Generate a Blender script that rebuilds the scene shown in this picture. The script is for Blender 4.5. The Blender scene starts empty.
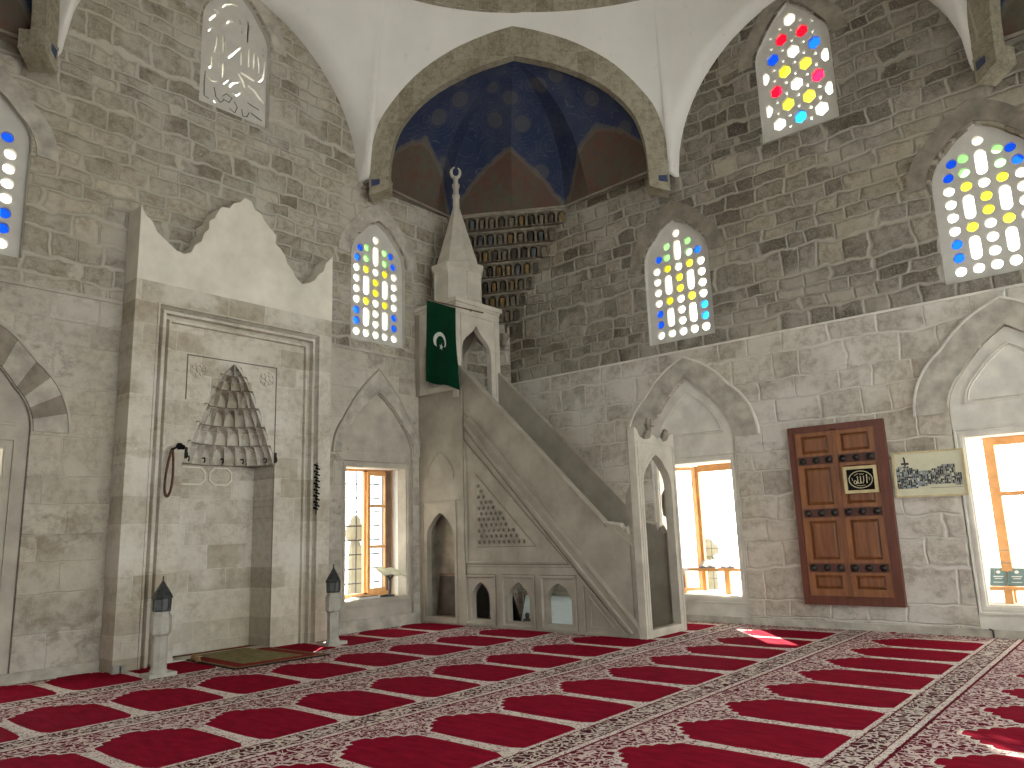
import bpy, bmesh, math, random
from mathutils import Vector, Matrix
from mathutils.geometry import tessellate_polygon
random.seed(7)
PI = math.pi
COL = bpy.context.scene.collection
sc = bpy.context.scene

# ------------------------------------------------------------------ materials
def new_mat(name):
    m = bpy.data.materials.new(name); m.use_nodes = True
    nt = m.node_tree
    for n in list(nt.nodes):
        if n.type != 'OUTPUT_MATERIAL': nt.nodes.remove(n)
    out = [n for n in nt.nodes if n.type == 'OUTPUT_MATERIAL'][0]
    b = nt.nodes.new('ShaderNodeBsdfPrincipled')
    nt.links.new(b.outputs[0], out.inputs[0])
    return m, nt, b, out

class NT:
    """small helper to wire nodes"""
    def __init__(s, nt): s.nt = nt
    def n(s, t, **kw):
        x = s.nt.nodes.new(t)
        for k, v in kw.items(): setattr(x, k, v)
        return x
    def put(s, sock, v):
        if v is None: return
        if hasattr(v, 'links'): s.nt.links.new(v, sock)
        else:
            if isinstance(v, tuple) and len(v) == 3 and sock.type == 'RGBA': v = (*v, 1)
            sock.default_value = v
    def math(s, op, a, b=None, c=None, clamp=False):
        x = s.n('ShaderNodeMath', operation=op); x.use_clamp = clamp
        s.put(x.inputs[0], a); s.put(x.inputs[1], b); s.put(x.inputs[2], c)
        return x.outputs[0]
    def noise(s, vec, scale, detail=2, rough=.5, dim='3D', w=None):
        x = s.n('ShaderNodeTexNoise'); x.noise_dimensions = dim
        if vec is not None and dim != '1D': s.put(x.inputs['Vector'], vec)
        if w is not None: s.put(x.inputs['W'], w)
        x.inputs['Scale'].default_value = scale; x.inputs['Detail'].default_value = detail
        x.inputs['Roughness'].default_value = rough
        return x.outputs[0]
    def comb(s, a, b, c=0.0):
        x = s.n('ShaderNodeCombineXYZ'); s.put(x.inputs[0], a); s.put(x.inputs[1], b); s.put(x.inputs[2], c)
        return x.outputs[0]
    def sep(s, v):
        x = s.n('ShaderNodeSeparateXYZ'); s.put(x.inputs[0], v); return x.outputs
    def mix(s, f, a, b, mode='MIX'):
        x = s.n('ShaderNodeMix', data_type='RGBA', blend_type=mode)
        s.put(x.inputs[0], f); s.put(x.inputs[6], a); s.put(x.inputs[7], b)
        return x.outputs[2]
    def ramp(s, f, stops, interp='LINEAR'):
        x = s.n('ShaderNodeValToRGB'); x.color_ramp.interpolation = interp
        e = x.color_ramp.elements
        while len(e) < len(stops): e.new(.5)
        for i, (p, c) in enumerate(stops):
            e[i].position = p; e[i].color = (*c, 1) if len(c) == 3 else c
        s.put(x.inputs[0], f); return x.outputs[0]
    def rng(s, v, a, b, c=0., d=1.):
        x = s.n('ShaderNodeMapRange'); x.clamp = True
        s.put(x.inputs[0], v)
        for i, q in enumerate((a, b, c, d)): x.inputs[i+1].default_value = q
        return x.outputs[0]
    def bump(s, h, strength, dist, bsdf):
        x = s.n('ShaderNodeBump'); x.inputs['Strength'].default_value = strength
        x.inputs['Distance'].default_value = dist
        s.put(x.inputs['Height'], h); s.nt.links.new(x.outputs[0], bsdf.inputs['Normal'])

def plain(name, col, rough=.6, metal=0., var=.12, scale=6., bump=0., bscale=30.):
    m, nt, b, out = new_mat(name); N = NT(nt)
    co = N.n('ShaderNodeTexCoord').outputs['Object']
    f = N.noise(co, scale, 4, .6)
    dark = tuple(c*(1-var*2) for c in col); lite = tuple(min(1, c*(1+var)) for c in col)
    N.put(b.inputs['Base Color'], N.ramp(f, [(.3, dark), (.7, lite)]))
    b.inputs['Roughness'].default_value = rough; b.inputs['Metallic'].default_value = metal
    if rough > .7: b.inputs['Specular IOR Level'].default_value = .1
    if bump: N.bump(N.noise(co, bscale, 4, .6), bump, .01, b)
    return m

def masonry(name, axis, bw, bh, stones, mortar, mort=.012, wob=.05, irregular=.5, stainlow=None, bump=.7, warm=None, joint=1.0, seed=0., patch=None, smooth=.5, rough=2.2, pit=.6, blotch=None):
    """coursed stone walling: course heights and stone widths vary"""
    m, nt, b, out = new_mat(name); N = NT(nt)
    co = N.n('ShaderNodeTexCoord').outputs['Object']
    X, Y, Z = N.sep(co)
    a = {'x': X, 'y': Y}.get(axis, None)
    if axis == 'd': a = N.math('SUBTRACT', X, Y)
    zz = N.math('ADD', Z, N.math('MULTIPLY', N.noise(None, .9, 1, .5, '1D', N.math('ADD', Z, seed)), irregular))
    wv = N.comb(a, Z, seed)
    w1 = N.math('SUBTRACT', N.noise(wv, 2.2, 2, .55), .5)
    w2 = N.math('SUBTRACT', N.noise(N.comb(Z, a, seed+9.), 2.2, 2, .55), .5)
    zz = N.math('ADD', zz, N.math('MULTIPLY', w1, wob*2))
    row = N.math('FLOOR', N.math('DIVIDE', zz, bh))
    aj = N.math('ADD', a, N.math('MULTIPLY', N.noise(N.comb(N.math('MULTIPLY', a, .8), N.math('MULTIPLY', row, 5.37), seed), 1.0, 1), irregular*2.0))
    aj = N.math('ADD', aj, N.math('MULTIPLY', w2, wob*2))
    br = N.n('ShaderNodeTexBrick'); br.offset = .5; br.squash = 1.0
    N.put(br.inputs['Vector'], N.comb(aj, zz, 0.))
    br.inputs['Color1'].default_value = (0, 0, 0, 1); br.inputs['Color2'].default_value = (1, 1, 1, 1)
    br.inputs['Mortar'].default_value = (.5, .5, .5, 1)
    br.inputs['Scale'].default_value = 1.; br.inputs['Mortar Size'].default_value = mort
    br.inputs['Mortar Smooth'].default_value = smooth; br.inputs['Bias'].default_value = 0.
    br.inputs['Brick Width'].default_value = bw; br.inputs['Row Height'].default_value = bh
    tint = br.outputs['Color']; fac = br.outputs['Fac']
    n1 = N.noise(wv, 1.1, 3, .6); n2 = N.noise(co, 9., 5, .65); n3 = N.noise(co, 34., 4, .7)
    k = len(stones)
    t = N.math('ADD', N.math('MULTIPLY', tint, .85), N.math('MULTIPLY', N.rng(n1, .3, .7), .35))
    t = N.math('SUBTRACT', t, .1)
    col = N.ramp(t, [(i/(k-1), stones[i]) for i in range(k)])
    col = N.mix(N.rng(n2, .44, .62, 0, pit), col, N.mix(1.0, col, (.55, .52, .47), 'MULTIPLY'))
    col = N.mix(N.rng(n3, .52, .66, 0, pit*.7), col, N.mix(.5, col, (.66, .64, .58)))
    # smeared mortar: the joint widens and narrows, and covers some stone faces
    fm = N.math('ADD', fac, N.math('MULTIPLY', N.math('SUBTRACT', N.math('ADD', N.math('MULTIPLY', n2, .6), N.math('MULTIPLY', N.noise(wv, 3.2, 3, .6), .4)), .5), rough))
    fm = N.rng(fm, .34, .66, 0, joint)
    if patch:
        pm = N.rng(N.noise(wv, 1.1, 4, .65), patch-.05, patch+.06, 0, .85)
        fm = N.math('MAXIMUM', fm, N.math('MULTIPLY', pm, N.rng(n2, .3, .6, .4, 1)))
    col = N.mix(fm, col, mortar)
    if blotch:
        bt, bc, ba = blotch
        q1 = N.noise(N.comb(N.math('MULTIPLY', a, .8), N.math('MULTIPLY', Z, 1.3), seed+4.), 1.5, 5, .68)
        bl = N.math('MULTIPLY', N.rng(q1, bt, bt+.05), N.rng(n2, .38, .6, .35, 1))
        col = N.mix(N.math('MULTIPLY', bl, ba), col, bc)
    if stainlow:
        h, c, amt = stainlow
        col = N.mix(N.math('MULTIPLY', N.rng(N.math('ADD', Z, N.math('MULTIPLY', n1, 1.2)), h, h+1.4, 1, 0), amt), col, c, 'MIX')
    if warm:
        col = N.mix(N.math('MULTIPLY', N.rng(N.noise(wv, .5, 2), .45, .65), warm[1]), col, warm[0], 'MULTIPLY')
    N.put(b.inputs['Base Color'], col)
    b.inputs['Roughness'].default_value = .93
    b.inputs['Specular IOR Level'].default_value = .2
    hgt = N.math('ADD', N.math('MULTIPLY', N.math('SUBTRACT', 1., fac), .55), N.math('ADD', N.math('MULTIPLY', n2, .5), N.math('MULTIPLY', n3, .22)))
    N.bump(hgt, bump, .05, b)
    return m

M = {}
WARM = (.93, .86, .74)
M['rubble_q'] = masonry('rubble_q', 'x', .50, .26, [(.20,.17,.13), (.32,.295,.24), (.38,.352,.295), (.42,.39,.33), (.50,.455,.37)], (.47,.447,.385), .045, .11, .6, bump=1., warm=(WARM, .5), patch=.55, smooth=1., rough=3.2, pit=.75)
M['rubble_r'] = masonry('rubble_r', 'y', .44, .26, [(.11,.095,.07), (.19,.17,.138), (.25,.228,.188), (.29,.265,.22), (.38,.335,.265)], (.37,.345,.29), .045, .10, .55, bump=1., warm=(WARM, .6), seed=3., patch=.56, smooth=1., rough=3.2, pit=.75)  # albedo lowered to carry the dimmer light higher up the wall
M['ashlar_q'] = masonry('ashlar_q', 'x', .78, .40, [(.30,.27,.225), (.42,.395,.34), (.47,.44,.38), (.5,.47,.41)], (.50,.48,.43), .012, .03, .5, bump=.5, warm=(WARM, .4), joint=.7, seed=5., patch=.56, smooth=1., rough=1.6, pit=.45, blotch=(.56, (.24,.215,.175), .75))
M['ashlar_r'] = masonry('ashlar_r', 'y', .62, .38, [(.36,.325,.275), (.46,.425,.37), (.51,.475,.415), (.56,.525,.46)], (.62,.595,.54), .03, .07, .5, bump=.6, warm=(WARM, .4), joint=.8, seed=8., patch=.52, smooth=1., pit=.6, rough=3., blotch=(.57, (.33,.295,.25), .6))
M['tympanum_r'] = masonry('tympanum_r', 'y', .38, .23, [(.065,.052,.04), (.125,.11,.085), (.18,.163,.13), (.22,.20,.165), (.28,.245,.19)], (.29,.27,.222), .045, .11, .6, bump=1., warm=(WARM, .7), seed=13., patch=.60, smooth=1., rough=3., pit=.7)  # brown rubble tone, darkened further to paint in the dimness up high
M['mihrab'] = masonry('mihrab_stone', 'x', .58, .34, [(.36,.315,.24), (.50,.47,.40), (.56,.53,.46), (.60,.57,.50)], (.62,.60,.54), .005, .02, .35, bump=.35, warm=(WARM, .5), joint=.6, seed=21., patch=.57, stainlow=(.2, (.44,.41,.36), .5), smooth=.8, rough=1.0, pit=.4, blotch=(.57, (.36,.31,.235), .65))
M['mihrab_plaster'] = plain('mihrab_plaster', (.68,.645,.56), .9, var=.1, scale=1.6, bump=.15, bscale=14)
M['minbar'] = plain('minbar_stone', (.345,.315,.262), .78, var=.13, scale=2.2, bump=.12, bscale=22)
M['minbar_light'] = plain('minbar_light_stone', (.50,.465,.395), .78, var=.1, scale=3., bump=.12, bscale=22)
M['arch_stone'] = masonry('arch_stone', 'd', .5, .6, [(.24,.21,.15), (.30,.27,.20), (.34,.31,.235)], (.38,.35,.28), .005, .03, .4, bump=.3, joint=.6, seed=31.)
M['voussoir'] = plain('voussoir_stone', (.45,.42,.36), .92, var=.2, scale=3.5, bump=.5, bscale=12)
M['voussoir_dark'] = plain('voussoir_dark_stone', (.26,.23,.185), .92, var=.2, scale=3.5, bump=.5, bscale=12)
M['trim_stone'] = plain('trim_stone', (.66,.635,.57), .85, var=.1, scale=2.5, bump=.15, bscale=20)
M['trim_brown'] = plain('trim_brown_stone', (.44,.405,.345), .85, var=.12, scale=2.5, bump=.15, bscale=20)
M['lattice'] = plain('plaster_lattice', (.55,.53,.48), .9, var=.05, scale=4)
M['reveal'] = plain('plaster_reveal', (.78,.77,.73), .9, var=.04, scale=3)
M['orange_wood'] = plain('orange_wood', (.74,.38,.145), .5, var=.1, scale=5)
M['iron'] = plain('iron', (.05,.05,.055), .5, .6, var=.2)
M['stud'] = plain('iron_stud', (.028,.025,.023), .45, .5, var=.2)
M['strap'] = plain('red_strap', (.085,.028,.018), .55, var=.25)
M['darkwood'] = plain('dark_wood', (.05,.035,.024), .6, var=.3)
M['lantern_metal'] = plain('lantern_metal', (.055,.06,.06), .45, .6, var=.3, scale=14)
M['flag'] = plain('green_cloth', (.0015,.034,.014), 1., var=.15, scale=3)
M['flag_white'] = plain('white_cloth', (.62,.66,.6), .85, var=.05)
M['pole'] = plain('pole_wood', (.16,.09,.055), .5, var=.2)
M['bead'] = plain('bead_wood', (.12,.055,.028), .4, var=.35, scale=20)
M['black'] = plain('black_bead', (.006,.006,.006), .85, var=.3)
M['hook'] = plain('hook_iron', (.03,.025,.02), .6, .3, var=.3)
M['gold'] = plain('gold_frame', (.55,.45,.25), .35, .5, var=.12)
M['goldline'] = plain('gold_thread', (.62,.58,.38), .5, var=.1)
M['cream_paper'] = plain('cream_paper', (.62,.60,.44), .7, var=.05)
M['paper'] = plain('paper', (.7,.7,.68), .8, var=.06)
M['purple_cover'] = plain('purple_cover', (.22,.2,.33), .5, var=.1)
M['teal_cover'] = plain('teal_cover', (.12,.2,.2), .5, var=.08)
M['pebble_dark'] = plain('dark_print', (.05,.055,.06), .7, var=.4, scale=30)
M['print_blue'] = plain('blue_print', (.25,.33,.40), .7, var=.25, scale=30)
M['print_grey'] = plain('grey_print', (.30,.31,.29), .7, var=.3, scale=30)
M['tomb'] = plain('tomb_limestone', (.15,.137,.10), .9, var=.1, scale=4, bump=.3)
M['ground'] = plain('pale_ground', (.55,.52,.46), .95, var=.15, scale=1.)
M['floor'] = plain('floor_stone', (.3,.28,.25), .9, var=.1)
M['mat_green'] = plain('mat_green', (.21,.175,.085), .95, var=.2, scale=12)
M['mat_red'] = plain('mat_red', (.20,.02,.015), .95, var=.25, scale=14)
M['mat_tan'] = plain('mat_tan', (.24,.15,.075), .95, var=.3, scale=20)
M['mat_dark'] = plain('mat_dark', (.03,.02,.02), .95, var=.2)
M['plastic_white'] = plain('white_plastic', (.3,.29,.26), .4, var=.05)
M['lantern_stone'] = plain('lantern_stone', (.40,.385,.34), .8, var=.12, scale=6., bump=.2)
M['fill_board'] = plain('fill_board', (.62,.72,.78), .5, var=.06)
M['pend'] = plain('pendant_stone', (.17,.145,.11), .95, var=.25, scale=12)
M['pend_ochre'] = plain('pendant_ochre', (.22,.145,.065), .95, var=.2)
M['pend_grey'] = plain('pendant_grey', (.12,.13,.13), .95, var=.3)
M['seam_shade'] = plain('joint_shade', (.20,.175,.14), .95, var=.15)  # joint tone, also used as painted shade for relief and star holes
M['seam'] = plain('joint_line', (.13,.12,.10), .95, var=.1)

# wood with grain
def wood(name, c1, c2, sc_=(1.5, 14., 14.)):
    m, nt, b, out = new_mat(name); N = NT(nt)
    co = N.n('ShaderNodeTexCoord').outputs['Object']
    mp = N.n('ShaderNodeMapping'); N.put(mp.inputs[0], co); mp.inputs['Scale'].default_value = sc_
    f = N.noise(mp.outputs[0], 1.3, 5, .6)
    N.put(b.inputs['Base Color'], N.ramp(f, [(.3, c1), (.7, c2)]))
    b.inputs['Roughness'].default_value = .42
    N.bump(f, .15, .004, b)
    return m
M['wood'] = wood('shutter_wood', (.125,.043,.015), (.245,.092,.031), (14, 14, 1.5))
M['wood_dark'] = wood('shutter_frame_wood', (.075,.018,.009), (.14,.036,.016), (14, 14, 1.5))
M['wood_lite'] = wood('shutter_light_wood', (.17,.06,.02), (.295,.122,.043), (14, 14, 1.5))

# white vault plaster with damp marks
def vault():
    m, nt, b, out = new_mat('vault_plaster'); N = NT(nt)
    co = N.n('ShaderNodeTexCoord').outputs['Object']
    n1 = N.noise(co, .8, 4, .6); n2 = N.noise(co, 3.5, 5, .65)
    col = N.mix(N.rng(n1, .35, .75), (.74,.72,.675), (.66,.64,.60))
    col = N.mix(N.rng(n2, .64, .74, 0, .45), col, (.40,.40,.39))
    N.put(b.inputs['Base Color'], col); b.inputs['Roughness'].default_value = .95
    N.bump(n2, .15, .02, b)
    return m
M['vault'] = vault()

# painted squinch: deep blue ground with dusky rosettes and scrolls
def fresco(name, base1, base2, accent, scr):
    m, nt, b, out = new_mat(name); N = NT(nt)
    co = N.n('ShaderNodeTexCoord').outputs['Object']
    v = N.n('ShaderNodeTexVoronoi'); v.feature = 'F1'; N.put(v.inputs['Vector'], co); v.inputs['Scale'].default_value = 1.7
    d = v.outputs['Distance']
    ring = N.math('ABSOLUTE', N.math('SINE', N.math('MULTIPLY', d, 26.)))
    n1 = N.noise(co, 2.2, 4, .6); n2 = N.noise(co, 16., 4, .7)
    col = N.mix(N.rng(n1, .38, .68), base1, base2)
    disk = N.rng(d, .27, .33, .55, 0)
    col = N.mix(disk, col, accent)
    line = N.math('MULTIPLY', N.rng(ring, 0., .16, 1, 0), N.rng(n2, .42, .6))
    col = N.mix(N.math('MULTIPLY', line, .5), col, scr)
    col = N.mix(N.rng(n2, .66, .78, 0, .5), col, scr)
    N.put(b.inputs['Base Color'], col); b.inputs['Roughness'].default_value = .9
    return m
def fresco2():
    a = fresco('fresco', (.014,.024,.068), (.036,.045,.08), (.085,.08,.08), (.24,.23,.20))
    nt = a.node_tree; N = NT(nt); b = [n for n in nt.nodes if n.type == 'BSDF_PRINCIPLED'][0]
    blue = b.inputs['Base Color'].links[0].from_socket
    at = N.n('ShaderNodeAttribute'); at.attribute_name = 'field'
    co = N.n('ShaderNodeTexCoord').outputs['Object']; nn = N.noise(co, 5., 4, .6); n3 = N.noise(co, 1.6, 3, .6)
    f = N.math('ADD', at.outputs['Fac'], N.math('MULTIPLY', N.math('SUBTRACT', nn, .5), .10))
    brown = N.mix(N.rng(n3, .4, .6), (.095,.055,.04), (.085,.075,.05))
    brown = N.mix(N.rng(nn, .5, .62, 0, .6), brown, (.12,.035,.025)); brown = N.mix(N.rng(N.noise(co, 14., 3), .56, .66, 0, .5), brown, (.05,.055,.06))
    col = N.mix(N.rng(f, -.02, .02), brown, blue)
    edge = N.math('MULTIPLY', N.rng(N.math('ABSOLUTE', f), .02, .035, 1, 0), .4)
    N.put(b.inputs['Base Color'], N.mix(edge, col, (.16,.14,.10)))
    return a
M['fresco'] = fresco2()
M['fresco_blue'] = fresco('fresco_blue', (.022,.036,.10), (.045,.06,.125), (.085,.08,.085), (.22,.21,.19))
M['fresco_brown'] = fresco('fresco_brown', (.085,.052,.038), (.11,.085,.055), (.12,.055,.04), (.22,.19,.14))

# floral carpet ground
def floral(name, c_bg, c_fg, scale, thr):
    m, nt, b, out = new_mat(name); N = NT(nt)
    co = N.n('ShaderNodeTexCoord').outputs['Object']
    w = N.noise(co, 9., 2)
    v1 = N.n('ShaderNodeVectorMath', operation='ADD'); N.put(v1.inputs[0], co)
    cx = N.comb(N.math('MULTIPLY', w, .18), N.math('MULTIPLY', N.noise(co, 11., 2), .18)); N.put(v1.inputs[1], cx)
    v = N.n('ShaderNodeTexVoronoi'); v.feature = 'DISTANCE_TO_EDGE'; v.inputs['Scale'].default_value = scale
    N.put(v.inputs['Vector'], v1.outputs[0])
    vv = N.n('ShaderNodeTexVoronoi'); vv.feature = 'F1'; vv.inputs['Scale'].default_value = scale*1.35
    N.put(vv.inputs['Vector'], v1.outputs[0])
    f = N.math('MAXIMUM', N.rng(v.outputs['Distance'], thr, thr+.05, 1, 0), N.rng(vv.outputs['Distance'], .17, .22, 1, 0))
    col = N.mix(f, c_bg, c_fg)
    N.put(b.inputs['Base Color'], col); b.inputs['Roughness'].default_value = 1.
    b.inputs['Specular IOR Level'].default_value = .03
    return m
M['floral'] = floral('carpet_floral', (.105,.006,.018), (.56,.44,.41), 17., .075)
M['floral2'] = floral('carpet_floral_border', (.065,.012,.018), (.54,.46,.41), 15., .075)
def pile(name, c, sc_=3., var=.25):
    m, nt, b, out = new_mat(name); N = NT(nt)
    co = N.n('ShaderNodeTexCoord').outputs['Object']
    mp = N.n('ShaderNodeMapping'); N.put(mp.inputs[0], co); mp.inputs['Scale'].default_value = (5., 1.4, 1.)
    f = N.noise(mp.outputs[0], sc_, 4, .6); g = N.noise(co, 180., 2)
    N.put(b.inputs['Base Color'], N.ramp(f, [(.3, tuple(x*(1-var) for x in c)), (.7, tuple(x*(1+var) for x in c))]))
    b.inputs['Roughness'].default_value = 1.; b.inputs['Specular IOR Level'].default_value = .03
    N.bump(N.math('ADD', g, N.math('MULTIPLY', f, 2.)), .4, .01, b)
    return m
M['red'] = pile('carpet_red', (.20,.004,.017))
M['white'] = floral('carpet_white', (.26,.15,.15), (.60,.53,.48), 30., .17)
M['seamred'] = pile('carpet_seam', (.12,.01,.02))

def glass_pane(name, col, strength=1.):
    m = bpy.data.materials.new(name); m.use_nodes = True; nt = m.node_tree; nt.nodes.clear(); N = NT(nt)
    out = N.n('ShaderNodeOutputMaterial')
    t = N.n('ShaderNodeBsdfTranslucent'); t.inputs[0].default_value = (*col, 1)
    g = N.n('ShaderNodeBsdfTransparent'); g.inputs[0].default_value = (*[c*strength for c in col], 1)
    x = N.n('ShaderNodeMixShader'); x.inputs[0].default_value = .55
    nt.links.new(t.outputs[0], x.inputs[1]); nt.links.new(g.outputs[0], x.inputs[2])
    nt.links.new(x.outputs[0], out.inputs[0])
    return m
G = {'w': glass_pane('clear_pane', (.97,.97,.95)), 'b': glass_pane('blue_pane', (.004,.055,.62)), 'y': glass_pane('yellow_pane', (.74,.62,.02)),
     'g': glass_pane('green_pane', (.28,.72,.25)), 'r': glass_pane('red_pane', (.80,.006,.03)), 'c': glass_pane('sky_blue_pane', (.01,.22,.8))}
def window_glass():
    m = bpy.data.materials.new('window_glass'); m.use_nodes = True; nt = m.node_tree; nt.nodes.clear(); N = NT(nt)
    out = N.n('ShaderNodeOutputMaterial')
    g = N.n('ShaderNodeBsdfTransparent'); g.inputs[0].default_value = (.62,.74,.80,1)
    s = N.n('ShaderNodeBsdfGlossy'); s.inputs['Roughness'].default_value = .05
    x = N.n('ShaderNodeMixShader'); x.inputs[0].default_value = .08
    nt.links.new(g.outputs[0], x.inputs[1]); nt.links.new(s.outputs[0], x.inputs[2]); nt.links.new(x.outputs[0], out.inputs[0])
    return m
M['glass'] = window_glass()

# ------------------------------------------------------------------ mesh builder
class MB:
    def __init__(s): s.v = []; s.f = []; s.mi = []; s.sm = []; s.cur = 0; s.smooth = False
    def add(s, vs, fs):
        o = len(s.v); s.v += [Vector(p) for p in vs]
        for f in fs:
            s.f.append([o+i for i in f]); s.mi.append(s.cur); s.sm.append(s.smooth)
        return s
    def box(s, a, b):
        (x0,y0,z0),(x1,y1,z1) = a, b
        return s.add([(x0,y0,z0),(x1,y0,z0),(x1,y1,z0),(x0,y1,z0),(x0,y0,z1),(x1,y0,z1),(x1,y1,z1),(x0,y1,z1)],
              [(0,3,2,1),(4,5,6,7),(0,1,5,4),(1,2,6,5),(2,3,7,6),(3,0,4,7)])
    def fbox(s, F, u0, u1, v0, v1, n0, n1):
        c = [F(u,v,n) for n in (n0,n1) for v in (v0,v1) for u in (u0,u1)]
        return s.add(c, [(0,1,3,2),(4,6,7,5),(0,4,5,1),(2,3,7,6),(0,2,6,4),(1,5,7,3)])
    def plate(s, F, outer, holes, n0, n1):
        loops = [outer]+list(holes)
        flat = [p for l in loops for p in l]
        tris = tessellate_polygon([[Vector((p[0],p[1],0)) for p in l] for l in loops])
        N = len(flat)
        vs = [F(p[0],p[1],n1) for p in flat]+[F(p[0],p[1],n0) for p in flat]
        fs = [tuple(t) for t in tris]+[tuple(i+N for i in reversed(t)) for t in tris]
        o = 0
        for l in loops:
            k = len(l)
            for i in range(k):
                j = (i+1) % k
                fs.append((o+i, o+j, o+j+N, o+i+N))
            o += k
        return s.add(vs, fs)
    def sheet(s, F, poly, n):
        tris = tessellate_polygon([[Vector((p[0],p[1],0)) for p in poly]])
        return s.add([F(p[0],p[1],n) for p in poly], [tuple(t) for t in tris])
    def tube(s, pts, r, seg=8, caps=True, closed=False):
        pts = [Vector(p) for p in pts]; n = len(pts); rings = []
        rr = r if isinstance(r, (list, tuple)) else [r]*n
        prev = None
        for i, p in enumerate(pts):
            if closed: t = (pts[(i+1)%n]-pts[i-1])
            else: t = pts[min(i+1,n-1)]-pts[max(i-1,0)]
            t.normalize()
            if prev is None:
                a = Vector((0,0,1)) if abs(t.z) < .9 else Vector((1,0,0))
                u = t.cross(a).normalized()
            else:
                u = (prev - t*prev.dot(t)).normalized()
            prev = u; w = t.cross(u)
            rings.append([p+(u*math.cos(2*PI*k/seg)+w*math.sin(2*PI*k/seg))*rr[i] for k in range(seg)])
        vs = [q for R_ in rings for q in R_]; fs = []
        m = n if closed else n-1
        for i in range(m):
            a = i*seg; b2 = ((i+1)%n)*seg
            for k in range(seg):
                fs.append((a+k, a+(k+1)%seg, b2+(k+1)%seg, b2+k))
        if caps and not closed:
            fs.append(tuple(reversed(range(seg)))); fs.append(tuple((n-1)*seg+k for k in range(seg)))
        return s.add(vs, fs)
    def lathe(s, c, prof, seg=16, rot=0., axis=None):
        """prof: (r, z) list; a closed solid of revolution around z through c"""
        vs = []; fs = []
        for r, z in prof:
            for k in range(seg):
                a = 2*PI*k/seg+rot; vs.append((c[0]+r*math.cos(a), c[1]+r*math.sin(a), c[2]+z))
        for i in range(len(prof)-1):
            for k in range(seg):
                fs.append((i*seg+k, i*seg+(k+1)%seg, (i+1)*seg+(k+1)%seg, (i+1)*seg+k))
        fs.append(tuple(reversed(range(seg)))); fs.append(tuple((len(prof)-1)*seg+k for k in range(seg)))
        return s.add(vs, fs)
    def ball(s, c, r, seg=8, ring=5, sz=1.):
        prof = [(max(r*math.sin(PI*i/ring), r*.02), -r*sz*math.cos(PI*i/ring)) for i in range(ring+1)]
        return s.lathe(c, prof, seg)
    def mould(s, F, path, prof, closed=False):
        """sweep profile [(offset, height)] along a 2-D path with mitred corners"""
        n = len(path); P = [Vector(p) for p in path]; offs = []
        for i in range(n):
            if closed: d0 = (P[i]-P[i-1]).normalized(); d1 = (P[(i+1)%n]-P[i]).normalized()
            else:
                d1 = (P[min(i+1,n-1)]-P[min(i,n-2)]).normalized(); d0 = (P[max(i,1)]-P[max(i-1,0)]).normalized()
            n0 = Vector((-d0.y,d0.x)); n1 = Vector((-d1.y,d1.x)); m = (n0+n1)
            m = m/ max(.3, m.dot(n0)) if m.length > 1e-6 else n0
            offs.append(m)
        k = len(prof); vs = []; fs = []
        for i in range(n):
            for (o, h) in prof:
                q = P[i]+offs[i]*o; vs.append(F(q.x,q.y,h))
        for i in range(n if closed else n-1):
            j = (i+1) % n
            for a in range(k-1): fs.append((i*k+a, i*k+a+1, j*k+a+1, j*k+a))
        return s.add(vs, fs)
    def build(s, name, mats, parent=None, smooth_angle=None):
        me = bpy.data.meshes.new(name)
        org = Vector((0,0,0)); q = parent
        while q is not None: org += Vector(q.location); q = q.parent
        me.from_pydata([tuple(p-org) for p in s.v], [], s.f)
        if not isinstance(mats, (list, tuple)): mats = [mats]
        for m in mats: me.materials.append(m)
        for p, mi, sm in zip(me.polygons, s.mi, s.sm): p.material_index = mi; p.use_smooth = sm
        bm = bmesh.new(); bm.from_mesh(me)
        if name == 'ceiling': bmesh.ops.remove_doubles(bm, verts=bm.verts, dist=.004)
        bmesh.ops.recalc_face_normals(bm, faces=bm.faces)
        bm.to_mesh(me); bm.free(); me.update()
        o = bpy.data.objects.new(name, me); COL.objects.link(o)
        if parent is not None: o.parent = parent
        return o

def tag(o, label=None, cat=None, group=None, kind=None):
    if label: o['label'] = label
    if cat: o['category'] = cat
    if group: o['group'] = group
    if kind: o['kind'] = kind
    return o
def empty(name, loc, label=None, cat=None, group=None, kind=None):
    o = bpy.data.objects.new(name, None); COL.objects.link(o); o.location = loc; o.empty_display_size = .1
    return tag(o, label, cat, group, kind)
def struct(mb, name, mats, label, cat): return tag(mb.build(name, mats), label, cat, None, 'structure')

def Fr(o, U, V, N):
    o, U, V, N = map(Vector, (o, U, V, N))
    return lambda u, v, n=0.: o+U*u+V*v+N*n
FQ = Fr((0,0,0), (1,0,0), (0,0,1), (0,-1,0))      # qibla wall: u = x, n into the room
FR = Fr((0,0,0), (0,1,0), (0,0,1), (-1,0,0))      # side wall: u = y, n into the room

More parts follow.
